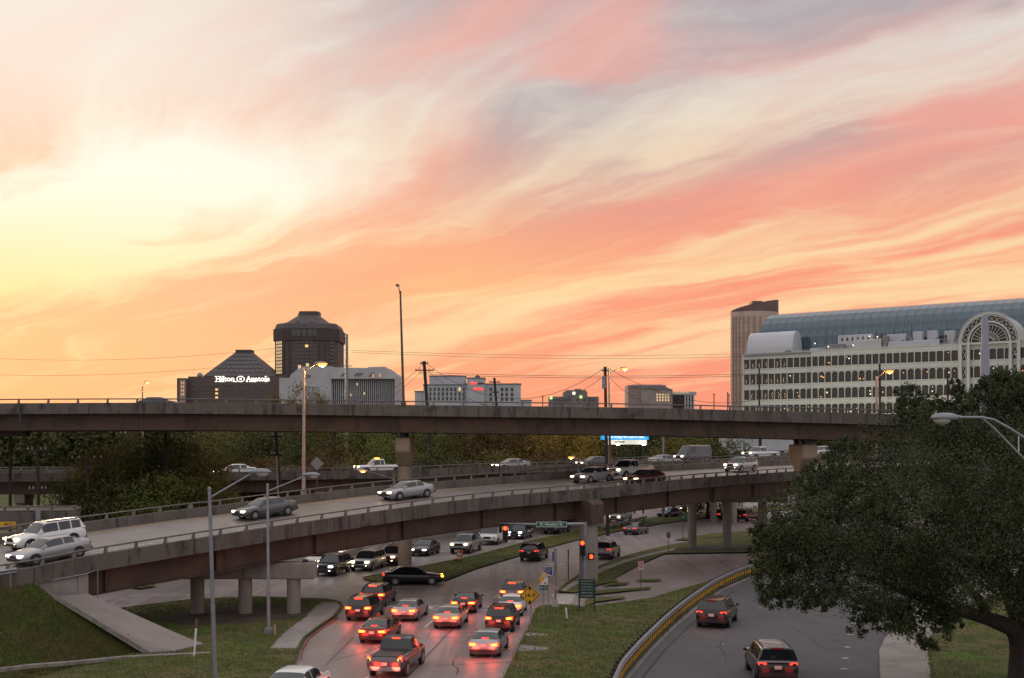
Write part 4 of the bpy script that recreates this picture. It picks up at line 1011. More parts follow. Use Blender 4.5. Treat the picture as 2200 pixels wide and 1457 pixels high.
# control pole with boxes
b = G(1193, 1304, .14); d = b.y
o = post_sign('signal_control_pole', b, z(1178), 'grey pole with two beige boxes beside the hatched walkway', 'pole', None, r=.09)
mb = MB(); mb.bx(-.42, -.05, -.1, .18, z(1226), z(1213)); mb.build('control_box', M['cabinet'], o)
mb = MB(); mb.bx(.12, .58, -.15, .15, z(1225), z(1213.5)); mb.build('control_box', M['cabinet'], o)
mb = MB(); mb.bx(-.2, -.1, -.04, .04, z(1206), z(1186)); mb.build('sign_blade', M['sign_blue'], o)
mb = MB(); mb.bx(-.07, .07, -.16, -.08, z(1266), z(1259)); mb.build('push_button', M['cabinet'], o)
mb = MB(); mb.tube([(0, .03, -.02), (0, .03, .55)], [.24, .13], 10); mb.build('base', M['cabinet'], o, True)
# thin dark post
b = G(1221, 1245, .14); d = b.y
o = post_sign('sign_post', b, z(1181), 'thin black post with a narrow edge-on sign at the far corner', 'sign post', None, 'dark_metal', .045)
mb = MB(); mb.bx(-.05, .05, -.25, .25, z(1199), z(1182)); mb.build('panel', M['dark_metal'], o)
# dark green directory sign
b = G(1261, 1313, .14); d = b.y
o = empty('directory_sign', b, 0, 'dark green directory sign on two legs with five lines of white lettering', 'sign')
for s in (-1, 1): mb = MB(); mb.bx(s * .5 - .045, s * .5 + .045, -.01, .07, 0, z(1244)); mb.build('leg', M['sign_dark_green'], o)
p = panel(o, 'panel', 1.10, 1.24, z(1265), 'sign_dark_green')
for k, s_ in enumerate(('American Center Park', 'The Performing Arts', 'Southern Parking')): text(s_, (.088, .095, .10)[k], 'sign_white', p, (0, -.03, z(1265) + .50 - .19 * k))
mb = MB(); mb.bx(-.4, .4, -.028, -.026, z(1265) - .07, z(1265) - .055); mb.build('rule', M['sign_white'], p)
text('Diplomatic Third', .105, 'sign_white', p, (0, -.03, z(1265) - .26)); text('Immediate Right', .11, 'sign_white', p, (0, -.03, z(1265) - .46))
# small signs on the far verge
for (x, y, ytop, w, hh, m, lab) in ((1377, 1262, 1206, .44, .66, 'sign_pink', 'small pinkish parking sign on a thin post beside the concrete lot'), (1436, 1187, 1144, .42, .56, 'sign_grey', 'small grey sign seen from behind on the far verge'), (1467, 1160, 1106, .62, .60, 'sign_green', 'small green sign left of the first round ramp column')):
    b = G(x, y, .14); d = b.y; zt = z(ytop)
    o = post_sign('road_sign', b, zt, lab, 'road sign', None, 'bronze_pole', .03)
    p = panel(o, 'panel', w, hh, zt - hh / 2, m)
    if m == 'sign_pink':
        for k in range(3): mb = MB(); mb.bx(-.15, .15, -.028, -.025, zt - .14 - .17 * k, zt - .08 - .17 * k); mb.build('print_line', M['red_paint'], p)
    if m == 'sign_green': arrow(p, 0, zt - .3, .3)
# delineators and markers
b = G(417, 1410, .14); o = empty('marker_post', b, 0, 'leaning white marker post with a red top at the foot of the bank', 'marker post'); o.rotation_euler = (0, R(4), 0)
mb = MB(); mb.tube([(0, 0, 0), (0, 0, 1.45)], .055, 10); mb.build('post', M['white_paint'], o, True)
mb = MB(); mb.tube([(0, 0, 1.44), (0, 0, 1.9)], .06, 10); mb.build('sleeve', M['red_paint'], o, True)
b = G(1218, 1329, .14); o = empty('marker_post', b, 0, 'short white marker post standing alone on the corner grass', 'marker post'); o.rotation_euler = (0, R(-5), 0)
mb = MB(); mb.tube([(0, 0, 0), (0, 0, .62)], .05, 8); mb.build('post', M['white_paint'], o, True)
mb = MB(); mb.ell((0, 0, .63), (.055, .055, .05), 8, 4); mb.build('cap', M['white_paint'], o, True)
b = G(578, 1363, .14); o = empty('marker_post', Vector((b.x + .35, b.y - .1, .14)), 0, 'stubby pale post at the foot of the second street lamp', 'marker post')
mb = MB(); mb.tube([(0, 0, 0), (0, 0, .5)], .07, 8); mb.build('post', M['lamp_tinted_pole'], o, True); mb = MB(); mb.ell((0, 0, .5), (.075, .075, .05), 8, 4); mb.build('cap', M['lamp_tinted_pole'], o, True)
b = G(2015, 1364, .15); o = empty('utility_box', b, 0, 'small pale utility box on the lawn under the big tree', 'utility box')
mb = MB(); mb.bx(-.2, .2, -.15, .15, 0, .75); mb.build('body', M['cabinet'], o); mb = MB(); mb.bx(-.22, .22, -.17, .17, .75, .8); mb.build('lid', M['galvanised'], o)
# orange drum
b = G(985, 1206, .13); o = empty('traffic_drum', b, 0, 'tilted orange traffic drum with white bands on the median', 'traffic drum'); o.rotation_euler = (0, R(14), 0)
for k, (z0, z1, r0, r1, m) in enumerate(((.1, .3, .29, .28, 'barrel_orange'), (.3, .45, .28, .27, 'sign_white'), (.45, .62, .27, .26, 'barrel_orange'), (.62, .77, .26, .25, 'sign_white'), (.77, .98, .25, .22, 'barrel_orange'))):
    mb = MB(); mb.tube([(0, 0, z0), (0, 0, z1)], [r0, r1], 16); mb.build('band', M[m], o, True)
mb = MB(); mb.tube([(0, 0, -.02), (0, 0, .1)], .42, 14); mb.build('base', M['rubber'], o, True)
mb = MB(); mb.bx(-.12, .12, -.02, .02, .97, 1.07); mb.build('handle', M['barrel_orange'], o)
# traffic signal on its mast arm
b = G(1257, 1266, .14); b = Vector(((1257 - CX) * 87 / F, 87, .14)); d = b.y; zz_ = lambda y: (EYE - .14) - (y - HY) * d / F
o = empty('traffic_signal', b, 0, 'grey traffic signal mast with green street name sign beside the single ramp column', 'traffic signal')
mb = MB(); mb.tube([(0, 0, 0), (0, 0, zz_(1122))], [.19, .15], 14); mb.build('pole', M['galvanised'], o, True)
mb = MB(); mb.tube([(0, 0, zz_(1126)), (-3.8, 0, zz_(1127)), (-6.6, .9, zz_(1126))], [.13, .11, .07], 10); mb.build('mast_arm', M['galvanised'], o, True)
p = panel(o, 'name_plate', 2.36, .46, zz_(1126.5), 'sign_green', x=(1184.5 - 1257) * d / F, y=-.2, border='sign_white')
text('N. Houston St.', .285, 'board_white_sign', p, ((1184.5 - 1257) * d / F, -.235, zz_(1126) ), bold=.001)
text('900 - 1000', .09, 'sign_white', p, ((1163 - 1257) * d / F, -.235, zz_(1131.2)))
def signal(o, x, y0, zc, lit=0, n=3, s=1.0):
    h = empty('signal_head', (x, y0, zc)); h.parent = o
    mb = MB(); mb.bx(-.2 * s, .2 * s, -.1, .14, -.19 * n * s, .19 * n * s); mb.build('housing', M['trim'], h)
    for k in range(n):
        zc2 = (n - 1) * .19 * s - .38 * s * k
        mb = MB(); mb.tube([(0, -.13, zc2), (0, -.10, zc2)], .15 * s, 16); mb.build('lens', M['signal_red' if k == lit else 'lens_off'], h, True)
        mb = MB(); rows = []
        for y in (-.34, -.11): rows.append([(.17 * s * math.cos(R(a)), y, zc2 + .17 * s * math.sin(R(a))) for a in range(-10, 191, 20)])
        mb.loft(rows); v = mb.build('visor', M['trim'], h)
    link('signal_glow', lampd(2.0, (1, .08, .03), .1), h, (0, -.45, (n - 1) * .19 * s - .38 * s * lit))
    return h
signal(o, (1252 - 1257) * d / F - .05, -.36, zz_(1176.5), 0)
signal(o, (1082 - 1257) * d / F + .12, .65, zz_(1147), 0)
h = empty('pedestrian_signal', ((1270 - 1257) * d / F - .02, -.28, zz_(1195))); h.parent = o
mb = MB(); mb.bx(-.23, .23, -.06, .16, -.27, .27); mb.build('housing', M['trim'], h)
mb = MB(); mb.bx(-.09, .10, -.07, -.062, -.15, .05)
for k in range(4): mb.bx(-.09 + .05 * k, -.055 + .05 * k, -.07, -.062, .05, .13 + .03 * (k in (1, 2)))
mb.bx(.10, .15, -.07, -.062, -.05, .04); mb.build('hand_symbol', M['signal_red'], h)
mb = MB(); mb.bx(-.4, -.2, -.12, .12, zz_(1181), zz_(1168)); mb.build('side_housing', M['bronze_pole'], o)
mb = MB(); mb.bx(-.24, -.14, -.08, .08, zz_(1206), zz_(1188)); mb.build('sign_blade', M['dark_metal'], o)
# curved guard rail with yellow reflectors
gpts = [Vector((p.x, p.y, 0)) for p in px([(1300, 1545), (1322, 1490), (1341, 1452), (1392, 1393), (1443, 1342), (1494, 1300), (1546, 1265), (1610, 1237), (1720, 1206)])]
GP = Path(spline(gpts, 8))
o = empty('guard_rail', GP.at(GP.len / 2), 0, 'long curved guard rail with yellow reflector tabs along the right-hand road', 'guard rail'); iv = Matrix.Translation(-Vector(o.location))
n = 70; mb = MB(); rows = []
for k in range(n + 1):
    t = GP.len * k / n; p = GP.at(t); l = GP.left(t) * -1
    rows.append([p + l * a + Vector((0, 0, z_)) for a, z_ in ((.02, .62), (.12, .66), (.02, .72), (.02, .78), (.12, .83), (.02, .90), (-.02, .90), (-.02, .62))])
mb.loft(rows, close=True, caps=True); q = mb.build('rail', M['galvanised'], o, True); q.data.transform(iv)
t = .4
while t < GP.len:
    p = GP.at(t); l = GP.left(t); u_ = GP.dir(t); mb = MB(); c = p + l * .17
    mb.prism([c + l * .1 - u_ * .07 + Vector((0, 0, 0)), c + l * .1 + u_ * .07, c - l * .1 + u_ * .07, c - l * .1 - u_ * .07], (0, 0, .88)); q = mb.build('post', M['wood_pole'], o); q.data.transform(iv); t += .95
t = .6
while t < GP.len - 1:
    p = GP.at(t); l = GP.left(t) * -1; u_ = GP.dir(t); mb = MB(); c = p + l * .135 + Vector((0, 0, .30))
    mb.prism([c - u_ * .15, c + u_ * .15, c + u_ * .15 + Vector((0, 0, .28)), c - u_ * .15 + Vector((0, 0, .28))], -l * .02); q = mb.build('reflector', M['sign_yellow'], o); q.data.transform(iv); t += .66
# barrier along the far edge of the oncoming road
bp = Path(spline([Vector((p.x, p.y, 0)) for p in px([(600, 1202), (740, 1178), (900, 1158), (1080, 1138), (1300, 1104)])], 6))
o = empty('roadside_barrier', bp.at(bp.len / 2), 0, 'low pale barrier rail behind the waiting cars beyond the intersection', 'barrier'); iv = Matrix.Translation(-Vector(o.location))
mb = MB(); n = 30; mb.loft([[bp.at(bp.len * k / n) + Vector((0, 0, z_)) + bp.left(bp.len * k / n) * a for a, z_ in ((0, .0), (0, .75), (.22, .75), (.25, 0))] for k in range(n + 1)]); q = mb.build('wall', M['walk'], o); q.data.transform(iv)
mb = MB(); mb.tube([bp.at(bp.len * k / n) + Vector((0, 0, 1.0)) for k in range(n + 1)], .05, 6); q = mb.build('rail', M['galvanised'], o, True); q.data.transform(iv)
for k in range(12):
    p = bp.at(bp.len * (k + .5) / 12); mb = MB(); mb.bx(p.x - .05, p.x + .05, p.y, p.y + .1, .7, 1.0); q = mb.build('post', M['galvanised'], o); q.data.transform(iv)
# guard rail on the median, right of the column
o = empty('guard_rail', G(1340, 1128, .13), 0, 'short low guard rail on the median right of the single ramp column', 'guard rail'); B = Vector(o.location)
a, b_ = G(1292, 1143, .13), G(1390, 1120, .13); mb = MB(); mb.bar(a - B + Vector((0, 0, .62)), b_ - B + Vector((0, 0, .62)), .06, .3); mb.build('rail', M['galvanised'], o)
for k in range(6): p = a.lerp(b_, (k + .5) / 6) - B; mb = MB(); mb.bx(p.x - .07, p.x + .07, p.y, p.y + .14, 0, .7); mb.build('post', M['wood_pole'], o)
# yellow clearance sign on the low bridge at far left
b = PD(14, 1127, 86.5); o = empty('clearance_sign', b, 0, "long yellow clearance sign reading 14'-1\" on the low bridge at far left", 'road sign')
mb = MB(); mb.bx(-.75, .68, -.02, .02, -.2, .2); p = mb.build('panel', M['sign_yellow'], o); text('14\'-1"', .3, 'sign_black', p, (.12, -.03, 0), bold=.005)
# grey diamond sign back on the ramp
b = far_base(658) + Vector((.6, .4, 0)); o = empty('road_sign', b, 0, 'grey back of a diamond sign behind the pink-lit lamp pole', 'road sign')
zz2 = EYE + (HY - 996) * b.y / F - b.z
mb = MB(); mb.tube([(0, .04, -.3), (0, .04, zz2)], .04, 8); mb.build('post', M['bronze_pole'], o, True); panel(o, 'panel', .72, .72, zz2, 'sign_grey', rot=R(45))
# upright sign frame at the far left of the ramp
b = far_base(82); o = empty('delineator_panel', b, 0, 'pale upright marker panel on the far parapet at the low end of the ramp', 'marker post')
mb = MB(); mb.bx(-.14, .14, -.03, .03, -.5, 1.1); mb.build('panel', M['galvanised'], o); mb = MB(); mb.bx(-.03, .03, .03, .08, -.5, .9); mb.build('post', M['galvanised'], o)

# ------------------------------------------------------------------ billboard
b = PD(1342, 985, 185); b.z = 0; o = empty('billboard', b, 0, 'lit blue billboard with white lettering, seen under the upper overpass', 'billboard'); B = b
w = 103 * 185 / F; zt = EYE + (HY - 905) * 185 / F; zb_ = EYE + (HY - 945) * 185 / F; zc_ = EYE + (HY - 955) * 185 / F
mat('board_blue', (.02, .25, .55), .4, var=.05, emit=(.02, .34, .78), estr=1.0); mat('board_white', (.8, .8, .75), .4, var=.03, emit=(1, .95, .74), estr=.42)
mat('flood', (.9, .9, .9), .3, var=0, emit=(1, .96, .85), estr=14); mat('board_text', (.9, .9, .9), .4, var=0, emit=(1, 1, 1), estr=1.0)
mb = MB(); mb.bx(-w / 2, w / 2, -.1, .2, zb_, zt); p = mb.build('poster', M['board_blue'], o)
text("We're moving. Now open in Frisco.", .50, 'board_text', p, (.1, -.12, EYE + (HY - 939) * 185 / F), bold=.004, space=.86)
mb = MB(); mb.bx(-w / 2 + 1.2, w / 2 - .3, -.05, .15, zc_, zb_ - .02); q = mb.build('apron', M['board_white'], o)
mb = MB(); mb.bx(-w / 2 + 2.2, -w / 2 + 3.8, -.07, -.05, zc_ + .28, zc_ + .52); mb.build('name_strip', M['cabinet'], q)
for x in (-2.6, -.6, .5, 1.6, 3.0): mb = MB(); mb.tube([(x, .4, 0), (x, .4, zt)], .14, 8); mb.build('post', M['dark_metal'], o, True)
for x in (-1.15, 2.95):
    mb = MB(); mb.bar((x, 0, zc_ - .1), (x, -1.0, zc_ - .1), .06, .06); q = mb.build('lamp_arm', M['dark_metal'], o); mb = MB(); mb.ell((x, -1.05, zc_ + .02), (.3, .2, .16), 10, 6); mb.build('floodlight', M['flood'], q, True)

# ------------------------------------------------------------------ utility poles and wires
def wood_pole(base, top, label, arms=(), r=(.16, .11), m='wood_pole', group='utility poles', extra=None):
    base, top = Vector(base), Vector(top); o = empty('utility_pole', base, 0, label, 'utility pole', group)
    mb = MB(); mb.tube([(0, 0, 0), top - base], list(r), 10); mb.build('pole', M[m], o, True)
    for (k, w_, a) in arms:
        c = (top - base) * k; u_ = Vector((math.cos(a), math.sin(a), 0)) * w_ / 2
        mb = MB(); mb.bar(c - u_ - Vector((0, .12, 0)), c + u_ - Vector((0, .12, 0)), .12, .14); q = mb.build('cross_arm', M[m], o)
        for s in (-.95, -.5, .5, .95):
            mb = MB(); p = c + u_ * s; mb.tube([p + Vector((0, -.12, .05)), p + Vector((0, -.12, .28))], [.06, .04], 6); mb.build('insulator', M['insulator'], q, True)
    return o
def gp(x, y, d): p = PD(x, y, d); return p
def g0(x, d): return Vector(((x - CX) * d / F, d, 0))
wood_pole(g0(937, 150), PD(911, 776, 150), 'leaning dark utility pole with double cross arms, left of the white hotel', ((.985, 1.0, .2), (.945, 2.4, .1)), (.26, .2))
wood_pole(g0(1086, 165), PD(1062, 812, 165), 'leaning dark utility pole in front of the red lettered hotel', ((.97, 1.6, .3), (.90, 1.0, .3)), (.24, .18))
wp = wood_pole(g0(1306, 140), PD(1300, 788, 140), 'upright dark utility pole beside the lit ramp lamp', ((.975, .8, 0),), (.22, .17))
mb = MB(); p = PD(1297, 835, 139.6) - g0(1306, 140); mb.tube([p, p + Vector((0, 0, 1.5))], .25, 10); mb.build('transformer', M['galvanised'], wp, True)
wood_pole(g0(745, 260), PD(745, 718, 260), 'tall grey steel transmission pole before the white office block', ((.80, 2.4, .2), (.62, 2.8, .2)), (.5, .3), 'galvanised')
wood_pole(g0(22, 105), PD(22, 934, 105), 'brown utility pole nearest the left edge', (), (.17, .13))
wood_pole(g0(86, 102), PD(80, 962, 102), 'utility pole with sagging wires and two cross arms, second from the left edge', ((.98, 1.5, .2), (.66, 1.4, .5)), (.17, .12))
wood_pole(g0(197, 104), PD(187, 982, 104), 'utility pole with one wide cross arm in front of the left trees', ((.985, 2.6, .15),), (.17, .12))
wood_pole(g0(364, 107), PD(355, 922, 107), 'dark pole with a flat T top in front of the left trees', ((.998, 1.3, 0),), (.19, .14))
wood_pole(g0(612, 112), PD(592, 921, 112), 'leaning wooden pole with small arms, left of the pink-lit lamp pole', ((.94, 1.2, .4), (.80, 1.1, .5)), (.17, .13))
wood_pole(g0(603, 110), PD(594, 980, 110), 'short pale pole leaning beside the wooden one', (), (.13, .1), 'galvanised')
wood_pole(g0(1632, 240), PD(1631, 790, 240), 'thin dark pole in front of the left end of the arcaded building', (), (.2, .16))
wood_pole(g0(1892, 220), PD(1890, 782, 220), 'thin dark pole just behind the orange lamp at the arcaded building', (), (.24, .2))
wood_pole(g0(2038, 220), PD(2036, 796, 220), 'thin dark pole above the tree top before the arcaded building', (), (.22, .18))
wood_pole(g0(980, 210), PD(982, 935, 210), 'thin pole among the trees right of the round pier', (), (.14, .12))
wood_pole(g0(1080, 190), PD(1077, 925, 190), 'thin dark pole among the autumn trees', (), (.16, .13))
wood_pole(g0(1634, 175), PD(1634, 935, 175), 'dark pole under the overpass left of the flared pier', (), (.2, .16))
# pale steel monopole beside the tall arch
o = empty('steel_monopole', g0(2116, 150), 0, 'thick pale steel pole in two sections in front of the great round arch', 'pole')
mb = MB(); zj = EYE + (HY - 750) * 150 / F; zt = EYE + (HY - 678) * 150 / F; mb.tube([(0, 0, 0), (0, 0, zj)], [.62, .56], 16); mb.build('lower_shaft', M['blue_grey_steel'], o, True); mb = MB(); mb.tube([(0, 0, zj - .1), (0, 0, zt)], [.46, .40], 16); mb.build('upper_shaft', M['blue_grey_steel'], o, True)
def wire(p, q, sag, label, r=.03):
    p, q = Vector(p), Vector(q); mb = MB(); n = 14; m0 = p
    mb.tube([p.lerp(q, k / n) - Vector((0, 0, sag * 4 * (k / n) * (1 - k / n))) - m0 for k in range(n + 1)], r, 4)
    o = mb.build('power_line', M['wire'], loc=m0); return tag(o, label, 'power line', 'overhead power lines')
wire(PD(755, 753, 258), PD(1700, 757, 300), 1.0, 'upper thin wire running right from the steel transmission pole', .03)
wire(PD(755, 757, 258), PD(1700, 762, 300), 1.2, 'second thin wire just under the upper one', .03)
wire(PD(900, 800, 200), PD(1650, 802, 220), .6, 'pair of long thin wires low over the hotels, upper one', .035)
wire(PD(900, 804, 200), PD(1650, 806, 220), .6, 'pair of long thin wires low over the hotels, lower one', .035)
wire(PD(915, 780, 150), PD(1300, 790, 140), 4.2, 'sagging wire from the leaning pole to the upright pole', .028)
wire(PD(920, 798, 150), PD(1300, 806, 140), 4.6, 'lower sagging wire from the leaning pole to the upright pole', .028)
wire(PD(1304, 790, 140), PD(1700, 835, 160), 3.0, 'sagging wire running right from the upright pole', .028)
wire(PD(1304, 806, 140), PD(1420, 870, 170), 1.0, 'short wire dropping right from the upright pole', .028)
wire(PD(911, 780, 150), PD(740, 870, 140), 1.2, 'upper wire dropping left from the leaning pole', .025)
wire(PD(905, 798, 150), PD(700, 905, 135), 1.4, 'lower wire dropping left from the leaning pole', .025)
wire(PD(-20, 805, 250), PD(745, 752, 258), 2.0, 'long thin wire crossing the sky left of the hotel tower', .03)
wire(PD(-20, 770, 250), PD(745, 727, 258), 2.0, 'highest thin wire crossing the sky left of the hotel tower', .028)
wire(PD(80, 964, 102), PD(187, 984, 104), .8, 'short sagging wire between the two left poles', .022)
wire(PD(-60, 985, 100), PD(80, 966, 102), .6, 'wire leaving the frame at left from the double arm pole', .022)
wire(PD(187, 984, 104), PD(355, 930, 107), 1.0, 'wire rising to the flat topped pole before the trees', .022)
wire(PD(82, 1010, 102), PD(-60, 1030, 100), .6, 'low thick wire at the left edge', .028)
wire(PD(195, 1070, 104), PD(90, 1055, 102), 1.3, 'lowest slack wire between the two left poles', .028)

# ------------------------------------------------------------------ buildings on the skyline
mat('hotel_brick', (.125, .092, .088), .85, var=.12, scale=.2); mat('hotel_roof', (.085, .068, .070), .6, var=.1, scale=.15)
mat('hotel_dark', (.065, .050, .050), .7, var=.1, scale=.2)
mat('far_glass', (.075, .066, .068), .22, var=.2, scale=.12, spec=.6); mat('far_glass_dark', (.03, .027, .029), .2, var=.15, scale=.3, spec=.6)
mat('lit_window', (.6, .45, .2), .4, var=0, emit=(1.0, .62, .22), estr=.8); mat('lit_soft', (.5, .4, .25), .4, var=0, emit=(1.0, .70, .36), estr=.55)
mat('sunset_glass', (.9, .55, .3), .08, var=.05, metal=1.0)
mat('sign_glow', (.9, .9, .85), .3, var=0, emit=(1.0, .98, .86), estr=1.5); mat('sign_red_glow', (.8, .1, .08), .3, var=0, emit=(1.0, .05, .05), estr=1.6)
mat('office_white', (.44, .44, .46), .7, var=.08, scale=.15); mat('hotel_white', (.43, .45, .48), .7, var=.08, scale=.2)
mat('block_grey', (.20, .185, .19), .8, var=.1, scale=.2); mat('block_tan', (.34, .28, .27), .8, var=.1, scale=.2)
mat('arcade_white', (.50, .505, .49), .6, var=.06, scale=.3); mat('vault_white', (.48, .50, .54), .5, var=.05, scale=.2)
mat('vault_glass', (.10, .135, .16), .14, col2=(.07, .10, .122), scale=.25, spec=.7, metal=.55); mat('mullion', (.10, .105, .11), .5, var=.05)
mat('arcade_glass', (.026, .024, .024), .15, col2=(.070, .054, .046), scale=.16, spec=.35); mat('tower_tan', (.52, .385, .32), .75, var=.12, scale=.2); mat('tower_dark', (.15, .095, .09), .6, var=.1, scale=.2)
mat('plant_grey', (.22, .22, .225), .6, var=.12, scale=.5)
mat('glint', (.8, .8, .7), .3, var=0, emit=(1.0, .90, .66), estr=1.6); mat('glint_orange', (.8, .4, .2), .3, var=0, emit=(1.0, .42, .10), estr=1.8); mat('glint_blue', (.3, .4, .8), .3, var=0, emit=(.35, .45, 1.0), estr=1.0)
mat('tan_window', (.43, .315, .265), .4, var=.2, scale=.5)
def Z(y, d): return EYE + (HY - y) * d / F
def grid_windows(o, xs, zs, y, w, h, m='far_glass_dark', lit=(), depth=.25, mlit='lit_window', axis=None):
    """one window pane object per opening; axis gives (origin, direction) for a turned wall"""
    mb = MB(); mb.bx(-w / 2, w / 2, -depth, .05, -h / 2, h / 2); me = mb.mesh('window', M[m]); mb = MB(); mb.bx(-w / 2, w / 2, -depth, .05, -h / 2, h / 2); ml = mb.mesh('window', M[mlit])
    for i, x in enumerate(xs):
        for j, z_ in enumerate(zs):
            q = link('window', ml if (i, j) in lit else me, o, (x, y, z_))
            if axis: a0, u_ = axis; q.location = (a0[0] + u_[0] * x, a0[1] + u_[1] * x, z_); q.rotation_euler = (0, 0, math.atan2(u_[1], u_[0]))
# -- the hotel: pyramid atrium wing with lit name, and the tower
D = 880.0
def X(px_, d=D): return (px_ - CX) * d / F
hb = empty('atrium_hotel', (X(495), D, 0), 0, 'low dark brick hotel wing with a glazed pyramid and glowing white name', 'hotel'); ox = X(495)
mb = MB(); mb.bx(X(404) - ox, X(601) - ox, 0, 60, 0, Z(809, D)); mb.build('wall', M['hotel_brick'], hb)
mb = MB(); mb.bx(X(385) - ox, X(405) - ox, -6, 50, 0, Z(813.5, D)); mb.build('corner_wall', M['hotel_brick'], hb)
mb = MB(); mb.bx(X(391) - ox, X(403.5) - ox, -6.6, -5, 0, Z(817, D)); mb.build('stair_tower', M['block_tan'], hb)
grid_windows(hb, [X(396) - ox, X(400) - ox], [Z(v, D) for v in (824, 832, 840, 848)], -6.7, 1.0, 2.0, 'sunset_glass')
mb = MB(); mb.bx(X(600) - ox, X(615) - ox, 1, 50, 0, Z(806, D)); mb.build('side_wall', M['hotel_brick'], hb)
mb = MB(); zc, zt = Z(808, D), Z(751, D)
q = [(X(434) - ox, 2, zc), (X(587) - ox, 2, zc), (X(587) - ox, 56, zc), (X(434) - ox, 56, zc), (X(490.5) - ox, 24, zt), (X(524) - ox, 24, zt), (X(524) - ox, 34, zt), (X(490.5) - ox, 34, zt)]
mb.add(q, [(0, 1, 5, 4), (1, 2, 6, 5), (2, 3, 7, 6), (3, 0, 4, 7), (4, 5, 6, 7)]); ro = mb.build('pyramid_roof', M['hotel_roof'], hb)
mb = MB(); mb.bx(X(490) - ox, X(524.5) - ox, 23.5, 34.5, zt - .3, Z(746, D)); mb.build('roof_cap', M['hotel_dark'], ro)
for k in range(1, 6):                                         # glazing bands on the pyramid's face
    a = k / 6.2; p0, p1 = Vector(q[0]).lerp(Vector(q[4]), a), Vector(q[1]).lerp(Vector(q[5]), a); p2, p3 = Vector(q[0]).lerp(Vector(q[4]), a + .09), Vector(q[1]).lerp(Vector(q[5]), a + .09)
    n_ = 10
    for i in range(n_):
        u0, u1 = .06 + .88 * i / n_ + .012, .06 + .88 * (i + 1) / n_ - .012
        mb = MB(); of = Vector((0, -.25, .2)); mb.add([p0.lerp(p1, u0) + of, p0.lerp(p1, u1) + of, p2.lerp(p3, u1) + of, p2.lerp(p3, u0) + of], [(0, 1, 2, 3)]); mb.build('skylight', M['far_glass'], ro)
mb = MB(); mb.ell((X(425) - ox, 6, Z(806, D)), (2.3, .6, 2.3), 12, 6); mb.build('dish', M['galvanised'], hb, True)
ls = [(3, 0), (3, 1), (3, 2)]
grid_windows(hb, [X(v) - ox for v in (416, 431, 449, 465.5, 484, 497, 515, 530, 545, 560, 574, 590)], [Z(837, D), Z(845.5, D), Z(854, D), Z(827, D)], 0, 2.0, 1.5, 'far_glass', ls)
def slab_text(body, size, m, parent, x, y, z_):
    """bold slab-serif lettering: the plain strokes with serif bars added"""
    o = text(body, size, m, parent, (x, y, z_), bold=size * .004, depth=.3, name='name_lettering'); return o
sg = empty('name_sign', (0, 0, 0)); sg.parent = hb
zs = Z(814.5, D)
slab_text('Hilton', 5.6, 'sign_glow', sg, X(484) - ox, -.5, zs); slab_text('Anatole', 5.6, 'sign_glow', sg, X(554.5) - ox, -.5, zs)
for (c, half) in ((463.5, 3.4), (469, 0)):
    pass
for (pxx, up, dn) in ((464.2, 1, 1), (470.8, 1, 1), (475, 0, 1), (480, 1, 1), (502.5, 0, 1), (507.5, 0, 1), (531, 0, 1), (537.5, 0, 1), (543, 0, 1), (548, 0, 1), (571.5, 1, 1)):
    for f_, zq in ((up, zs + 1.95), (dn, zs - 1.95)):
        if f_: mb = MB(); mb.bx(X(pxx) - ox - .75, X(pxx) - ox + .75, -.85, -.2, zq - .22, zq + .22); mb.build('serif', M['sign_glow'], sg)
mb = MB(); n = 28; rows = []
for k in range(n + 1):
    a = 2 * math.pi * k / n; rows.append([(X(517.3) - ox + r_ * 1.35 * math.cos(a), -.6, zs + r_ * math.sin(a)) for r_ in (1.85, 2.3)])
mb.loft(rows)
for sx in (-.75, .35): mb.bx(X(517.3) - ox + sx, X(517.3) - ox + sx + .42, -.7, -.5, zs - 1.0, zs + 1.0)
mb.bx(X(517.3) - ox - .75, X(517.3) - ox + .75, -.69, -.52, zs - .2, zs + .2); mb.build('emblem', M['sign_glow'], sg)
# tower
D2 = 920.0
tw_ = empty('hotel_tower', (X(666, D2), D2, 0), 0, 'tall dark hotel tower with a stepped mansard roof behind the white office block', 'hotel'); ox = X(666, D2)
hw = (738 - 595) / 2 * D2 / F * .955
def octo(hw, cut, z_, y0=0.0, dep=None):
    dep = dep or hw; return [Vector(p) for p in ((-hw + cut, -dep + y0, z_), (hw - cut, -dep + y0, z_), (hw, -dep + cut + y0, z_), (hw, dep - cut + y0, z_), (hw - cut, dep + y0, z_), (-hw + cut, dep + y0, z_), (-hw, dep - cut + y0, z_), (-hw, -dep + cut + y0, z_))]
cut = 9.0
mb = MB(); mb.loft([octo(hw - .6, cut, 0), octo(hw - .6, cut, Z(736, D2))], close=True, caps=True); mb.build('wall', M['hotel_brick'], tw_)
mb = MB(); mb.loft([octo(hw + .5, cut, Z(737, D2)), octo(hw + .5, cut, Z(712, D2))], close=True, caps=True); mb.build('crown_storey', M['hotel_dark'], tw_)
zA, zB = Z(712, D2), Z(684, D2)
k1 = D2 / F
mb = MB(); mb.loft([octo(hw - .4, cut, zA), octo(64 * k1, 8, Z(703, D2)), octo(62 * k1, 8, Z(700, D2)), octo(45 * k1, 5, Z(697, D2)), octo(21 * k1, 2, Z(679, D2)), octo(21 * k1, 2, Z(671, D2))], close=True, caps=True); ro = mb.build('mansard_roof', M['hotel_roof'], tw_)
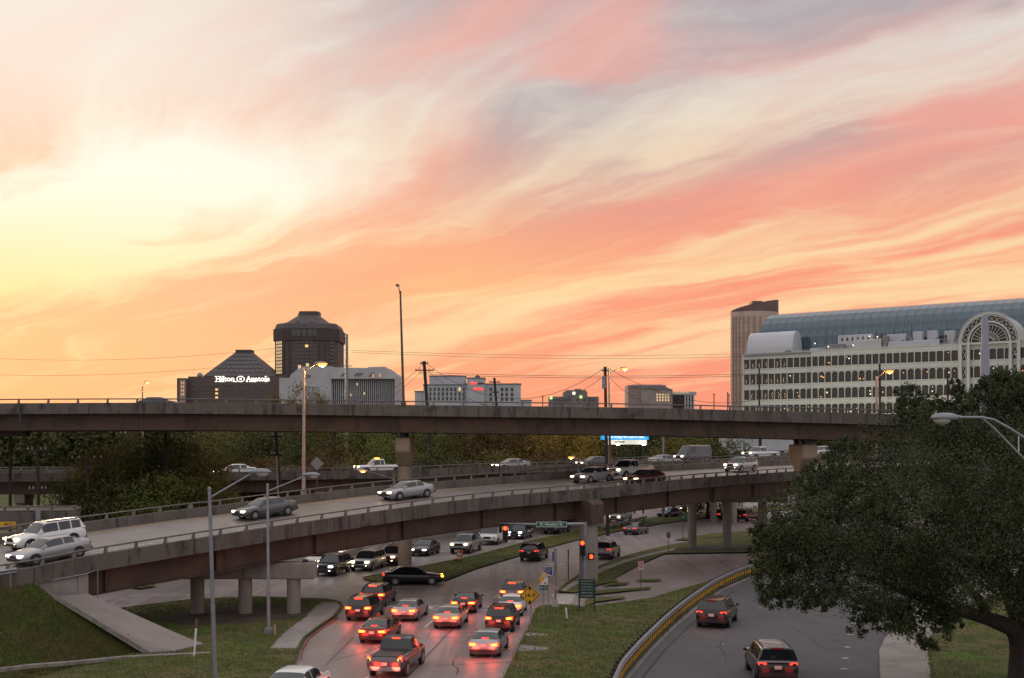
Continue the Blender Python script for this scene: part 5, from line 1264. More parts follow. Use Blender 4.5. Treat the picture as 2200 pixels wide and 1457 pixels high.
for s in (-1, 1):
    mb = MB(); xx = s * 5.2; rows = []
    for y_ in (-hw * .86, -hw * .5): rows.append([(xx + 2.3 * math.cos(R(a)), y_, Z(703.5, D2) + 2.3 * math.sin(R(a)) - (1.5 if a in (0, 180) else 0)) for a in range(0, 181, 20)])
    mb.loft(rows, caps=True); mb.build('dormer', M['hotel_dark'], ro)
mb = MB(); mb.bx(-9.6, -7.9, 0, 2, Z(684, D2), Z(674, D2)); mb.build('chimney', M['block_tan'], ro)
mb = MB(); mb.bar((-8.5, 0, Z(670, D2)), (-4, 0, Z(670, D2)), .3, .4); mb.build('antenna', M['dark_metal'], ro)
for x in (-hw + 9.3, -hw + 14, hw - 14, hw - 9.3): mb = MB(); mb.bx(x - .9, x + .9, -hw - .0, -hw + 1.5, 20, Z(737, D2)); mb.build('pilaster', M['hotel_dark'], tw_)
lit = {(3, 1)}
grid_windows(tw_, [-10.2, -5.2, -1.7, 1.7, 5.2, 10.2], [Z(v, D2) for v in range(741, 806, 8)], -hw + .55, 2.3, 2.0, 'far_glass', lit)
grid_windows(tw_, [-8, -4.4, 0, 4.4, 8], [Z(722, D2)], -hw - .5, 3.2, 5.0, 'far_glass')
c0, c1 = Vector((-hw, -hw + cut, 0)), Vector((-hw + cut, -hw, 0)); u_ = (c1 - c0).normalized(); L = (c1 - c0).length
grid_windows(tw_, [L * .28, L * .50, L * .72], [Z(v, D2) for v in range(741, 806, 7)], 0, 1.5, 1.9, 'lit_soft', axis=((c0.x + .3, c0.y + .3), u_))
grid_windows(tw_, [L * .5], [Z(722, D2)], 0, 4.2, 6.0, 'lit_window', axis=((c0.x - .3, c0.y - .3), u_))
c2, c3 = Vector((hw - cut, -hw, 0)), Vector((hw, -hw + cut, 0)); u2 = (c3 - c2).normalized()
grid_windows(tw_, [L * .5], [Z(v, D2) for v in range(741, 806, 8)], 0, 4.5, 2.0, 'far_glass', axis=((c2.x - .3, c2.y + .3), u2)); grid_windows(tw_, [L * .5], [Z(722, D2)], 0, 5.5, 5.0, 'far_glass', axis=((c2.x + .3, c2.y - .3), u2))
# -- white office block with dark ribbed wing
D3 = 520.0
ob = empty('office_block', (X(725, D3), D3, 0), 0, 'pale office block with a dark ribbed wing, in front of the hotel tower', 'office building'); ox = X(725, D3)
def xx(p): return X(p, D3) - ox
poly = [(600, 900), (600, 812), (622, 812), (624, 806), (637, 795), (652, 787), (712, 787), (712, 900)]
mb = MB(); mb.prism([(xx(a), 0, Z(b, D3) if b < 900 else 0) for a, b in poly], (0, 26, 0)); mb.build('wall', M['office_white'], ob)
mb = MB(); mb.bx(xx(712), xx(852), 3, 26, 0, Z(814, D3)); mb.build('dark_wing', M['far_glass_dark'], ob)
mb = MB(); mb.prism([(xx(a), -.4, Z(b, D3)) for a, b in ((710, 814), (852.5, 814), (852.5, 806), (850, 801), (845, 799), (838, 799), (838, 793), (830, 793), (828, 788), (792, 789), (790, 791), (712, 789))], (0, 26, 0)); ro = mb.build('parapet', M['office_white'], ob)
mb = MB(); mb.bx(-.16, .16, -.25, .4, 0, Z(814, D3)); me = mb.mesh('fin', M['office_white'])
for k in range(34): link('fin', me, ob, (xx(713) + (xx(851) - xx(713)) * k / 33, 2.6, 0))
mb = MB(); mb.bx(xx(848.5), xx(852.5), -.3, 24, 0, Z(814, D3)); mb.build('corner_pier', M['office_white'], ob)
for a in (732, 760, 768, 792): mb = MB(); mb.prism([(xx(a), -.7, Z(808, D3)), (xx(a) + 1.4, -.7, Z(801, D3)), (xx(a) + 2.6, -.7, Z(801, D3)), (xx(a) + 1.2, -.7, Z(808, D3))], (0, .25, 0)); mb.build('gusset', M['block_grey'], ro)
for (a, b) in ((801, 804), (816, 803)): mb = MB(); mb.bx(xx(a) - .2, xx(a) + .6, -.75, -.45, Z(b + 8, D3), Z(b, D3)); mb.build('roof_slot', M['sunset_glass'], ro)
for (a, b) in ((766, 825), (752, 848), (781, 845)): mb = MB(); mb.bx(xx(a) - .3, xx(a) + .3, 2.2, 2.7, Z(b, D3) - .5, Z(b, D3) + .5); mb.build('window', M['lit_soft'], ob)
text('METZY', 2.4, 'block_grey', ob, (xx(665), -.1, Z(836, D3)), bold=.05, name='wall_lettering'); text('CENTER', 1.3, 'block_grey', ob, (xx(669), -.1, Z(844, D3)), name='wall_lettering')
mb = MB()
for k in range(3): mb.bx(xx(658) + k * .7, xx(658) + k * .7 + .4, -.12, -.02, Z(812, D3), Z(805, D3))
mb.build('wall_emblem', M['red_paint'], ob)
for (a, b) in ((641, 784), (658, 780)): mb = MB(); mb.bx(xx(a) - .5, xx(a) + .5, 2, 4, Z(b + 8, D3), Z(b, D3)); mb.build('roof_lamp', M['lit_soft'], ro)
# -- white hotel with red name
D4 = 480.0
hh = empty('suites_hotel', (X(1005, D4), D4, 0), 0, 'white mid-rise hotel with a half lit red name on its centre tower', 'hotel'); ox = X(1005, D4)
def xh(p): return X(p, D4) - ox
for nm, a, b, t_, y0 in (('left_wing', 909, 1003, 827, 2), ('rear_block', 919, 997, 806, 9), ('tower', 1003.5, 1041, 813, 0), ('right_wing', 1041.2, 1119, 825, 2.5), ('low_wing', 890, 908.8, 841, 3), ('link_block', 1119.2, 1142, 860, 4)):
    mb = MB(); mb.bx(xh(a), xh(b), y0, y0 + 14, 0, Z(t_, D4)); w_ = mb.build(nm, M['hotel_white'], hh)
    mb = MB(); mb.bx(xh(a) - .25, xh(b) + .25, y0 - .3, y0 + 14.2, Z(t_, D4), Z(t_, D4) + .35); mb.build('cornice', M['block_grey'], w_)
mb = MB(); rows = [[(xh(1026) + 1.1 * math.cos(R(a)), y_, Z(813, D4) + .3 + 1.1 * math.sin(R(a))) for a in range(0, 181, 20)] for y_ in (-.2, .6)]; mb.loft(rows, caps=True); mb.build('pediment', M['block_grey'], hh)
grid_windows(hh, [xh(v) for v in range(915, 1003, 9)], [Z(v, D4) for v in (836, 846, 856)], 2, .75, 1.35, 'far_glass_dark', {(8, 0)})
grid_windows(hh, [xh(v) for v in (1054.5, 1078.5, 1088.5, 1100)], [Z(v, D4) for v in (836, 847, 857)], 2.5, .95, 1.35, 'far_glass_dark')
text('Sher', 1.45, 'sign_red_glow', hh, (xh(1018), -.15, Z(823.3, D4)), bold=.05, name='name_lettering', depth=.1); text('aton', 1.45, 'tower_dark', hh, (xh(1033.5), -.15, Z(823.3, D4)), bold=.04, name='name_lettering', depth=.1)
text('Suites', 1.65, 'sign_red_glow', hh, (xh(1028), -.15, Z(835.5, D4)), bold=.05, name='name_lettering', depth=.1)
for (a, w_) in ((1000, 1.2), (1075, .8), (1106, 1.4)): mb = MB(); mb.bx(xh(a) - w_ / 2, xh(a) + w_ / 2, 5, 7, Z(827, D4), Z(822, D4)); mb.build('roof_unit', M['plant_grey'], hh)
# -- smaller far blocks
D5 = 700.0
sb = empty('stepped_block', (X(1232, D5), D5, 0), 0, 'low grey stepped block with green lights, right of the red lettered hotel', 'building'); ox = X(1232, D5)
def xs_(p, d=D5): return X(p, d) - ox
for a, b, t_, y0 in ((1180, 1287, 852, 2), (1211, 1262, 842, 0), (1216, 1260, 838, 1.5), (1236, 1250, 835, 4)): mb = MB(); mb.bx(xs_(a), xs_(b), y0, y0 + 20, 0, Z(t_, D5)); mb.build('wall', M['block_grey'], sb)
mat('glint_green', (.4, .8, .2), .3, var=0, emit=(.55, 1.0, .25), estr=1.0)
for (a, b, m_) in ((1184, 855, 'glint_green'), (1248, 853, 'glint_green'), (1233, 845, 'glint')): mb = MB(); mb.bx(xs_(a) - .8, xs_(a) + .8, -.4, 0, Z(b, D5) - .8, Z(b, D5) + .8); mb.build('wall_light', M[m_], sb)
grid_windows(sb, [xs_(v) for v in (1190, 1196, 1202, 1216, 1224, 1241, 1256, 1268, 1276)], [Z(859, D5)], -.1, 1.0, 1.2, 'far_glass_dark')
D6 = 760.0
tb = empty('tan_block', (X(1400, D6), D6, 0), 0, 'pinkish tan high block with arched cornice, left of the dark banded one', 'building'); ox = X(1400, D6)
def xt(p): return X(p, D6) - ox
for a, b, t_, y0 in ((1350, 1432, 827, 2), (1378, 1445, 836, 0), (1362, 1425, 825, 8)): mb = MB(); mb.bx(xt(a), xt(b), y0, y0 + 22, 0, Z(t_, D6)); mb.build('wall', M['block_tan'], tb)
mb = MB(); mb.prism([(xt(a), -.4, Z(b, D6)) for a, b in ((1378, 836), (1395, 829), (1426, 829), (1445, 838))], (0, 16, 0)); mb.build('hip_roof', M['block_grey'], tb)
grid_windows(tb, [xt(v) for v in (1354, 1359, 1364, 1369, 1374)], [Z(v, D6) for v in (834, 840, 847, 854, 861)], 2, 1.0, 1.3, 'tan_window'); grid_windows(tb, [xt(v) for v in (1412, 1418, 1424, 1430, 1436)], [Z(v, D6) for v in (848, 854, 860)], 0, 1.0, 1.2, 'lit_soft')
for k in range(6): mb = MB(); mb.bx(xt(1351) + k * 1.6, xt(1351) + k * 1.6 + .9, 1.4, 2, Z(833, D6), Z(830, D6)); mb.build('cornice_arch', M['block_grey'], tb)
bb = empty('banded_block', (X(1470, D6), D6 + 4, 0), 0, 'small block with dark ribbons and lit roof lettering, right of the tan block', 'building'); ox = X(1470, D6)
mb = MB(); mb.bx(xt(1446) , xt(1494), 0, 20, 0, Z(848, D6)); mb.build('wall', M['far_glass_dark'], bb); mb = MB(); mb.bx(xt(1445.5), xt(1498), -.8, 20.4, Z(848, D6), Z(841, D6)); mb.build('parapet', M['hotel_white'], bb)
for v in (1474, 1480, 1486, 1492): mb = MB(); mb.bx(xt(v) - .5, xt(v) + .5, -.6, 0, 0, Z(848, D6)); mb.build('rib', M['hotel_white'], bb)
text('WOODSPRING', 1.9, 'lit_soft', bb, (xt(1461), -1.0, Z(843, D6)), name='roof_lettering', depth=.1)
# -- far lattice and small masts on the skyline
for k, (x_, y_) in enumerate(((1166, 850), (1534, 845), (1563, 843), (1566, 846))):
    o = empty('mast', Vector((X(x_, 400), 400, 0)), 0, ('thin mast left of the stepped block', 'thin mast left of the curved tan tower', 'tall thin mast touching the curved tan tower', 'thin mast nearest the curved tan tower')[k], 'mast'); mb = MB(); mb.tube([(0, 0, 0), (0, 0, Z(y_, 400))], .16, 6); mb.build('pole', M['dark_metal'], o); mb = MB(); mb.bar((-.5, 0, Z(y_ + 3, 400)), (.5, 0, Z(y_ + 3, 400)), .12, .12); mb.build('cross_arm', M['dark_metal'], o)

# ------------------------------------------------------------------ the curved tan tower
D7 = 640.0
ct = empty('curved_tower', (X(1621, D7), D7, 0), 0, 'tan lens-shaped tower with a slanting dark crown, left of the glass vault', 'hotel'); hw = 51.5 * D7 / F
N_ = 24; ring = []
for k in range(N_): a = 2 * math.pi * k / N_; ring.append((hw * math.cos(a), 9.0 * math.sin(a) * (1 if math.sin(a) < 0 else .8)))
zl, zr_ = Z(669, D7), Z(645, D7)
def zt_(x): k = (x + hw) / (2 * hw); return zl + (zr_ - zl) * (k ** .75)
zc_ = Z(672, D7)
mb = MB(); mb.loft([[(x, y, 0) for x, y in ring], [(x, y, zc_) for x, y in ring]], close=True, caps=True); w_ = mb.build('wall', M['tower_tan'], ct, True)
mb = MB(); mb.loft([[(x * .995, y * .995, zc_ - .2) for x, y in ring], [(x * .995, y * .995, zt_(x)) for x, y in ring]], close=True, caps=True); cr = mb.build('crown', M['tower_dark'], ct, True)
mb = MB(); mb.bx(-2, 3.5, -4, 4, zt_(0) - 1, zt_(2) + 1.2); mb.build('roof_box', M['tower_dark'], cr)
mb = MB(); mb.bx(-.55, .55, -.3, .2, -1.1, 1.1); me = mb.mesh('window', M['tan_window'])
for j in range(22):
    z_ = zc_ - 3.5 - 2.55 * j
    for a in (200, 212, 224, 236, 248, 262, 276):
        x, y = hw * math.cos(R(a)), 9 * math.sin(R(a)); link('window', me, ct, (x, y, z_), (0, 0, math.atan2(x / hw ** 2, -y / 81) * -1 + 0))

# ------------------------------------------------------------------ the white arcaded building with the glass vault
P0 = Vector((X(1596, 530), 530, 0)); U = Vector((.822, -.570, 0)).normalized(); V = Vector((-U.y, U.x, 0))   # along the front, into the building
ar = empty('arcaded_building', P0, math.atan2(U.y, U.x), 'large white building with rows of arched windows, glass vault and great round arch', 'building')
BAY, NB = 2.95, 43; S1 = 33.6                                # the front steps forward after S1 metres
LEN = BAY * NB
rows_z = [(45.3, 49.6), (38.1, 42.8), (31.2, 35.7), (24.2, 28.7), (17.2, 21.7)]
def bandz(): return [(49.6, 52.2), (42.8, 45.3), (35.7, 38.1), (28.7, 31.2), (21.7, 24.2)]
sA = int(S1 / BAY)
for k, (z0, z1) in enumerate(bandz()):
    for (a, b, y0) in ((0, sA * BAY, 1.2), (sA * BAY + .02, LEN, 0.0)):
        mb = MB(); mb.bx(a, b, y0, y0 + .8, z0, z1); mb.bx(a, b, y0 - .25, y0 + .1, z1 - .35, z1 + .02); mb.bx(a, b, y0 - .25, y0 + .1, z0 - .02, z0 + .35); mb.build('spandrel_band', M['arcade_white'], ar)
mb = MB(); mb.bx(.5, LEN, 6, 40, 0, 51); mb.build('core', M['arcade_glass'], ar)
mb = MB(); mb.bx(-.6, 0, .8, 30, 0, 52.0); mb.build('end_wall', M['arcade_white'], ar)
mb = MB(); mb.bx(sA * BAY - .3, sA * BAY + .25, -.15, 1.6, 0, 52.2); mb.build('step_wall', M['arcade_white'], ar)
# pane, column and arch spandrel meshes, shared by every bay
h = 4.6
mb = MB(); mb.bx(-BAY / 2 + .16, BAY / 2 - .16, 0, .1, 0, h); pane = mb.mesh('window', M['arcade_glass'])
mb = MB(); mb.bx(-.15, .15, -.28, .30, 0, h); mb.bx(-.24, .24, -.32, .30, h * .60, h * .63); col_ = mb.mesh('column', M['arcade_white'])
mb = MB(); hwb = BAY / 2 - .15; r = hwb
for s in (-1, 1):
    pts = [(s * hwb, -.12, h)] + [(s * hwb * math.cos(R(a)), -.12, h - r * .92 + r * .92 * math.sin(R(a)) * .98) for a in range(0, 91, 15)]
    mb.prism(pts, (0, .12, 0))
arch = mb.mesh('arch', M['arcade_white'])
gl_r = random.Random(4)
lights_spec = []
for j, (z0, z1) in enumerate(rows_z[:4]):
    for i in range(NB):
        y0 = 1.2 if i < sA else 0.0; x = BAY * (i + .5)
        link('window', pane, ar, (x, y0 + .35, z0 - .05)); link('column', col_, ar, (BAY * i, y0, z0 - .1))
        if i >= sA or j == 2 and i > 3: link('arch', arch, ar, (x, y0 + .1, z0))
        p_ = .30 if j == 2 else .16
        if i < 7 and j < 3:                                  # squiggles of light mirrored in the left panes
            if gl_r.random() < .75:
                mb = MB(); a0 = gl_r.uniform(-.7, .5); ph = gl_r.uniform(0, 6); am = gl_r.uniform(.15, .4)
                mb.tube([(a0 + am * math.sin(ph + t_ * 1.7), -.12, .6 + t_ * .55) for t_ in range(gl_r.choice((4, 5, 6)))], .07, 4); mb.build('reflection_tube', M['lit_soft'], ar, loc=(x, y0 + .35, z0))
        elif gl_r.random() < p_:  # glowing specks stand in for glints on the glass, some for lit interiors
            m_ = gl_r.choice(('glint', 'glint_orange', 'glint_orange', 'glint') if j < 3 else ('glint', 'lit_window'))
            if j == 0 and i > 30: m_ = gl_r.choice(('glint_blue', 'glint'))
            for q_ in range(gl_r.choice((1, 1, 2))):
                mb = MB(); s_ = gl_r.uniform(.13, .26); mb.ell((0, 0, 0), (s_, .1, s_ * gl_r.uniform(.7, 1.5)), 8, 4); mb.build('glow_speck', M[m_], ar, True, (x + gl_r.uniform(-.9, .9), y0 + .2, z0 + gl_r.uniform(.6, 3.8)))
# cresting along the roof edge
mb = MB(); n_ = int(LEN / .72)
for k in range(n_):
    x = .36 + k * .72; y0 = 1.2 if x < sA * BAY else 0.0
    mb.add([(x - .16, y0, 52.2), (x + .16, y0, 52.2), (x + .16, y0 + .1, 52.2), (x - .16, y0 + .1, 52.2), (x, y0 + .05, 53.35)], [(0, 1, 4), (1, 2, 4), (2, 3, 4), (3, 0, 4)])
cs = mb.build('cresting', M['arcade_white'], ar); cs['kind'] = 'stuff'
mb = MB(); mb.bx(.2, LEN, .4, 14, 51.2, 51.9); mb.build('roof_deck', M['plant_grey'], ar)
# glass vault
prof = [(15, 51.0), (15.2, 56.0), (15.6, 60.0), (17.0, 64.0), (19.5, 67.3), (23.5, 70.2), (29, 72.3), (37, 73.6), (48, 73.8)]
NC = 36; VL = LEN + 14; x0v = 1.2
for i in range(len(prof) - 1):
    (ya, za), (yb, zb_) = prof[i], prof[i + 1]; w_ = VL / NC
    mb = MB(); g_ = .05
    mb.add([(g_, ya, za), (w_ - g_, ya, za), (w_ - g_, yb, zb_), (g_, yb, zb_)], [(0, 1, 2, 3)]); me = mb.mesh('glass_panel', M['vault_glass'], fix=False)
    for k in range(NC): link('glass_panel', me, ar, (x0v + w_ * k, 0, 0))
mb = MB(); mb.loft([[(x0v, y + .25, z_ - .15) for y, z_ in prof], [(x0v + VL, y + .25, z_ - .15) for y, z_ in prof]]); mb.build('vault_frame', M['mullion'], ar)
mb = MB(); mb.add([(x0v, y + .2, z_ - .1) for y, z_ in prof] + [(x0v, 48, 50), ], [tuple(range(len(prof) + 1))]); mb.build('vault_end', M['mullion'], ar)
mb = MB(); mb.bx(x0v, x0v + VL, 48, 50, 50, 73.9); mb.build('vault_back', M['mullion'], ar)
# white half barrel on the roof at the left
rows = []
for x in (.8, 22.5): rows.append([(x, 8.5 - 6.0 * math.cos(R(a)) , 51.8 + 10.4 * math.sin(R(a)) ** .8) for a in range(0, 181, 12)])
mb = MB(); mb.loft(rows, caps=True); mb.build('roof_barrel', M['vault_white'], ar, True)
mb = MB(); mb.bx(19.5, 22, 1.9, 2.6, 52.2, 53.0); mb.build('roof_hatch', M['dark_metal'], ar)
# roof plant
pr_ = random.Random(11)
for (a, b, y0, y1, z1, m_) in ((38, 46, 3, 5, 54.8, 'plant_grey'), (42, 57, 6, 9, 58.8, 'vault_white'), (50, 62, 2.5, 5, 56.2, 'arcade_white'), (62.5, 64.5, 3, 6, 57.5, 'plant_grey'), (65, 86, 2.6, 4, 54.6, 'vault_white'), (63, 71, 7, 10, 58.2, 'vault_white'), (74, 78, 7, 10, 58.8, 'vault_white'), (80, 84, 7, 10, 58.9, 'vault_white'), (87, 91, 7, 10, 58.4, 'vault_white'), (30, 37, 4, 8, 53.6, 'vault_white'), (92, 98, 3, 8, 55.0, 'plant_grey')):
    mb = MB(); mb.bx(a, b, y0, y1, 51.9, z1); q = mb.build('roof_unit', M[m_], ar); bv = q.modifiers.new('bevel', 'BEVEL'); bv.width = .15; bv.segments = 1
for k in range(22):
    a = 34 + pr_.random() * 64; w_ = pr_.uniform(.5, 2.0); y0 = pr_.uniform(4, 11); mb = MB(); mb.bx(a, a + w_, y0, y0 + 1.5, 51.9, pr_.uniform(54, 58.4)); mb.build('roof_unit', M[pr_.choice(('mullion', 'plant_grey', 'dark_metal', 'plant_grey'))], ar)
for k in range(6): mb = MB(); x = 43.4 + k * 2.3; mb.add([(x, 5.9, 56.4), (x + 1.1, 5.9, 56.4), (x + .55, 5.9, 58.2)], [(0, 1, 2)]); mb.build('fan_cowl', M['dark_metal'], ar)
for k in range(9): a = 36 + k * 7.4; mb = MB(); mb.tube([(a, 9, 51.9), (a, 9, 61 + pr_.uniform(-1, 1.5))], .1, 5); mb.build('roof_mast', M['dark_metal'], ar)
for k in range(6): a = 34 + k * 9; mb = MB(); mb.tube([(a, 3.4, 53.2 + (k % 3) * .7), (a + 10, 3.4, 53.2 + (k % 3) * .7)], .2, 6); mb.build('roof_pipe', M['galvanised'], ar, True)
for (a, z_) in ((57, 57.4), (60.5, 57.0), (33, 55.5), (39, 53.8), (50, 53.9)): mb = MB(); mb.ell((a, 2.3, z_), (.3, .2, .3), 8, 5); mb.build('roof_lamp', M['glint'], ar, True)
# the great round arch with its fan light
XC = 106.6; ZB = 52.4; RO, RI, RF = 11.6, 10.4, 7.6
def ringy(r0, r1, y0, y1, name, m_):
    mb = MB(); rows = []
    for k in range(25): a = R(180 * k / 24); c_, s_ = math.cos(a), math.sin(a); rows.append([(XC + r0 * c_, y0, ZB + r0 * s_), (XC + r1 * c_, y0, ZB + r1 * s_), (XC + r1 * c_, y1, ZB + r1 * s_), (XC + r0 * c_, y1, ZB + r0 * s_)])
    mb.loft(rows, close=True, caps=True); return mb.build(name, M[m_], ar, True)
ringy(RI + .55, RO, -1.6, 15, 'arch_barrel', 'arcade_white'); ringy(RI, RI + .3, -1.8, -1.2, 'arch_ring', 'arcade_white'); ringy(RF, RF + .7, -1.9, -1.1, 'arch_ring', 'arcade_white'); ringy(RF - .9, RF - .6, -1.5, -1.2, 'arch_ring', 'arcade_white'); ringy(3.6, 3.8, -1.5, -1.2, 'arch_ring', 'arcade_white'); ringy(1.5, 1.75, -1.5, -1.2, 'arch_ring', 'arcade_white')
mb = MB(); rows = [[(XC + (RI + .5) * math.cos(R(180 * k / 24)), -.8, ZB + (RI + .5) * math.sin(R(180 * k / 24)))] + [(XC, -.8, ZB)] for k in range(25)]; mb.loft(rows); mb.build('arch_glass', M['arcade_glass'], ar)
for k in range(1, 14): a = R(180 * k / 14); mb = MB(); mb.bar((XC + 1.6 * math.cos(a), -1.3, ZB + 1.6 * math.sin(a)), (XC + (RF - .7) * math.cos(a), -1.3, ZB + (RF - .7) * math.sin(a)), .16, .2, up=Vector((0, 1, 0))); mb.build('spoke', M['arcade_white'], ar)
for k in range(14):
    a, b = R(180 * k / 14), R(180 * (k + 1) / 14)
    for (r0, r1) in ((RF + .7, RI), (RI, RF + .7)): mb = MB(); mb.bar((XC + r0 * math.cos(a), -1.5, ZB + r0 * math.sin(a)), (XC + r1 * math.cos(b), -1.5, ZB + r1 * math.sin(b)), .18, .18, up=Vector((0, 1, 0))); mb.build('lattice_bar', M['arcade_white'], ar)
mb = MB()
for k in range(60):
    a = R(180 * (k + .5) / 60); c_, s_ = math.cos(a), math.sin(a); t0 = Vector((XC + RO * c_, -1.5, ZB + RO * s_)); d_ = Vector((c_, 0, s_)); e_ = Vector((-s_, 0, c_)) * .2
    mb.add([t0 - e_, t0 + e_, t0 + d_ * .9], [(0, 1, 2)]); mb.add([t0 - e_ + Vector((0, .15, 0)), t0 + d_ * .9 + Vector((0, .15, 0)), t0 + e_ + Vector((0, .15, 0))], [(0, 1, 2)])
q = mb.build('arch_cresting', M['arcade_white'], ar); q['kind'] = 'stuff'
for s in (-1, 1):
    for (r0, r1) in ((RI + .2, RO), (RF, RF + .8)): mb = MB(); x = XC + s * (r0 + r1) / 2; mb.bx(x - .55, x + .55, -1.9, -.3, 10, ZB); mb.build('arch_pier', M['arcade_white'], ar)
    for (z0, z1) in rows_z[:3]:
        xa, xb = XC + s * (RF + .9), XC + s * (RI + .1)
        for p_, q_ in (((xa, z0), (xb, z1)), ((xa, z1), (xb, z0))): mb = MB(); mb.bar((p_[0], -1.0, p_[1]), (q_[0], -1.0, q_[1]), .18, .2, up=Vector((0, 1, 0))); mb.build('cross_brace', M['arcade_white'], ar)
mb = MB(); mb.bx(XC - RO, XC + RO, -1.7, -.4, ZB - .9, ZB - .1); mb.build('arch_sill', M['arcade_white'], ar)
# flood lamps at the foot of each band light the front from below
fl = bpy.data.lights.new('flood_light', 'AREA'); fl.energy = 3400; fl.color = (.98, .95, .66); fl.shape = 'RECTANGLE'; fl.size = 30; fl.size_y = .5
for k in range(4):
    x = 18 + 30 * k; q = link('flood_light', fl, ar, (x, -38, 4)); q.rotation_euler = (R(133), 0, 0)

# ------------------------------------------------------------------ trees
def leaf_mat(name, col, col2, rough=.45, spec=.4, scale=.9, trans=.15):
    m = bpy.data.materials.new(name); m.use_nodes = True; M[name] = m; t = m.node_tree; b = t.nodes['Principled BSDF']
    tcn = t.nodes.new('ShaderNodeTexCoord')
    f = noise(t, tcn.outputs['Object'], scale, 3, .6); c = mixc(t, f.step(.35, .65), col, col2)
    f2 = noise(t, tcn.outputs['Object'], scale * 9, 2, .6); c = mixc(t, f2.step(.5, .75) * .5, c, tuple(min(1, q * 1.7) for q in col))
    t.links.new(c, b.inputs['Base Color']); b.inputs['Roughness'].default_value = rough; b.inputs['Specular IOR Level'].default_value = spec
    tr = t.nodes.new('ShaderNodeBsdfTranslucent'); t.links.new(c, tr.inputs[0]); mx = t.nodes.new('ShaderNodeMixShader'); mx.inputs[0].default_value = trans
    out = t.nodes['Material Output']; t.links.new(b.outputs[0], mx.inputs[1]); t.links.new(tr.outputs[0], mx.inputs[2]); t.links.new(mx.outputs[0], out.inputs[0]); return m
leaf_mat('oak_leaf', (.032, .046, .020), (.066, .080, .034), .6, .12, .7, .10)
leaf_mat('leaf_green', (.090, .112, .030), (.135, .134, .040), .7, .12); leaf_mat('leaf_olive', (.150, .122, .036), (.100, .098, .032), .7, .12); leaf_mat('leaf_dark', (.058, .068, .026), (.084, .084, .034), .7, .12); leaf_mat('leaf_autumn', (.27, .185, .036), (.15, .12, .034), .7, .12); leaf_mat('leaf_rust', (.125, .070, .028), (.08, .062, .026), .7, .12)
mat('bark', (.045, .036, .030), .9, var=.25, scale=5, stretch=(1, 1, .2), bump=.5, bscale=12)
def leaves(lobes, n, size, seed, clump=.22, core=.75, cl=42):
    """numpy leaf quads in clumps over the given lobes (centre, radii); returns vertex array"""
    rg = np.random.default_rng(seed)
    vol = np.array([(a[1][0] * a[1][1] * a[1][2]) ** (2 / 3) for a in lobes]); vol /= vol.sum(); out = []
    for (c, r), w in zip(lobes, vol):
        k = int(n * w); nc = max(6, int(k / cl)); r = np.array(r); c = np.array(c)
        d = rg.normal(size=(nc, 3)); d /= np.linalg.norm(d, axis=1)[:, None]
        rad = core + (1.06 - core) * rg.random(nc) ** .6; cc = c + d * r * rad[:, None]
        i = rg.integers(0, nc, k); p = cc[i] + rg.normal(size=(k, 3)) * clump * r.mean() * rg.uniform(.5, 1.1, nc)[i][:, None]
        nrm_ = d[i] * .6 + rg.normal(size=(k, 3)) * .75 + np.array([0, 0, .25]); nrm_ /= np.linalg.norm(nrm_, axis=1)[:, None]
        a = np.cross(nrm_, rg.normal(size=(k, 3))); a /= np.linalg.norm(a, axis=1)[:, None]; b = np.cross(nrm_, a)
        s = size * rg.uniform(.6, 1.35, k)[:, None]
        out.append(np.stack([p - a * s * .5, p + b * s * .28 , p + a * s * .5, p - b * s * .28], 1))
    return np.concatenate(out).reshape(-1, 3)
def leaf_mesh(name, v, m):
    n = len(v) // 4; me = bpy.data.meshes.new(name)
    me.vertices.add(len(v)); me.vertices.foreach_set('co', v.astype(np.float32).ravel())
    me.loops.add(n * 4); me.loops.foreach_set('vertex_index', np.arange(n * 4, dtype=np.int32))
    me.polygons.add(n); me.polygons.foreach_set('loop_start', np.arange(0, n * 4, 4, dtype=np.int32)); me.polygons.foreach_set('loop_total', np.full(n, 4, dtype=np.int32))
    me.materials.append(M[m]); me.update(calc_edges=True); return me
# the live oak at the right
OB = Vector((21.9, 49.5, .15)); k_ = 50 / F
ok = empty('live_oak_tree', OB, 0, 'big dark evergreen oak filling the right foreground', 'tree')
lob = []
rr_ = random.Random(3)
for (x, y, rx, ry, dy) in ((1770, 1130, 118, 96, -1.5), (1715, 1205, 92, 78, -1), (1860, 1050, 115, 85, 1), (1840, 1220, 125, 95, -2.5), (1960, 965, 110, 90, 2), (1975, 1110, 150, 130, -3), (1950, 1275, 105, 85, -1), (2075, 930, 105, 80, 1), (2100, 1050, 150, 130, -2.5), (2090, 1200, 130, 105, -3.5), (2205, 905, 110, 85, 1), (2250, 1050, 150, 140, -2), (2230, 1220, 140, 100, -3), (1692, 1115, 58, 56, 0), (1662, 1165, 44, 46, 0), (1770, 1060, 70, 50, 1), (2350, 1100, 150, 170, 0), (2064, 862, 42, 34, 2), (1988, 886, 58, 30, 3), (1880, 1150, 110, 100, 3), (2030, 1230, 120, 90, 3), (2180, 1000, 140, 120, 4), (1800, 1030, 65, 36, 2), (1905, 1330, 55, 35, -2), (1990, 1345, 60, 30, -3), (1820, 975, 60, 22, 3), (2150, 850, 40, 40, 3), (1720, 1280, 60, 30, -1), (1655, 1215, 35, 35, 0), (2360, 1320, 100, 60, -2), (2195, 850, 70, 50, 2), (2155, 830, 30, 34, 3), (2240, 830, 60, 50, 1), (1965, 868, 30, 22, 3)):
    p = PD(x, y, 50 + dy) - OB; s = (50 + dy) / F
    lob.append(((p.x, p.y, p.z), (rx * s, (rx + ry) * .5 * s * 1.05, ry * s)))
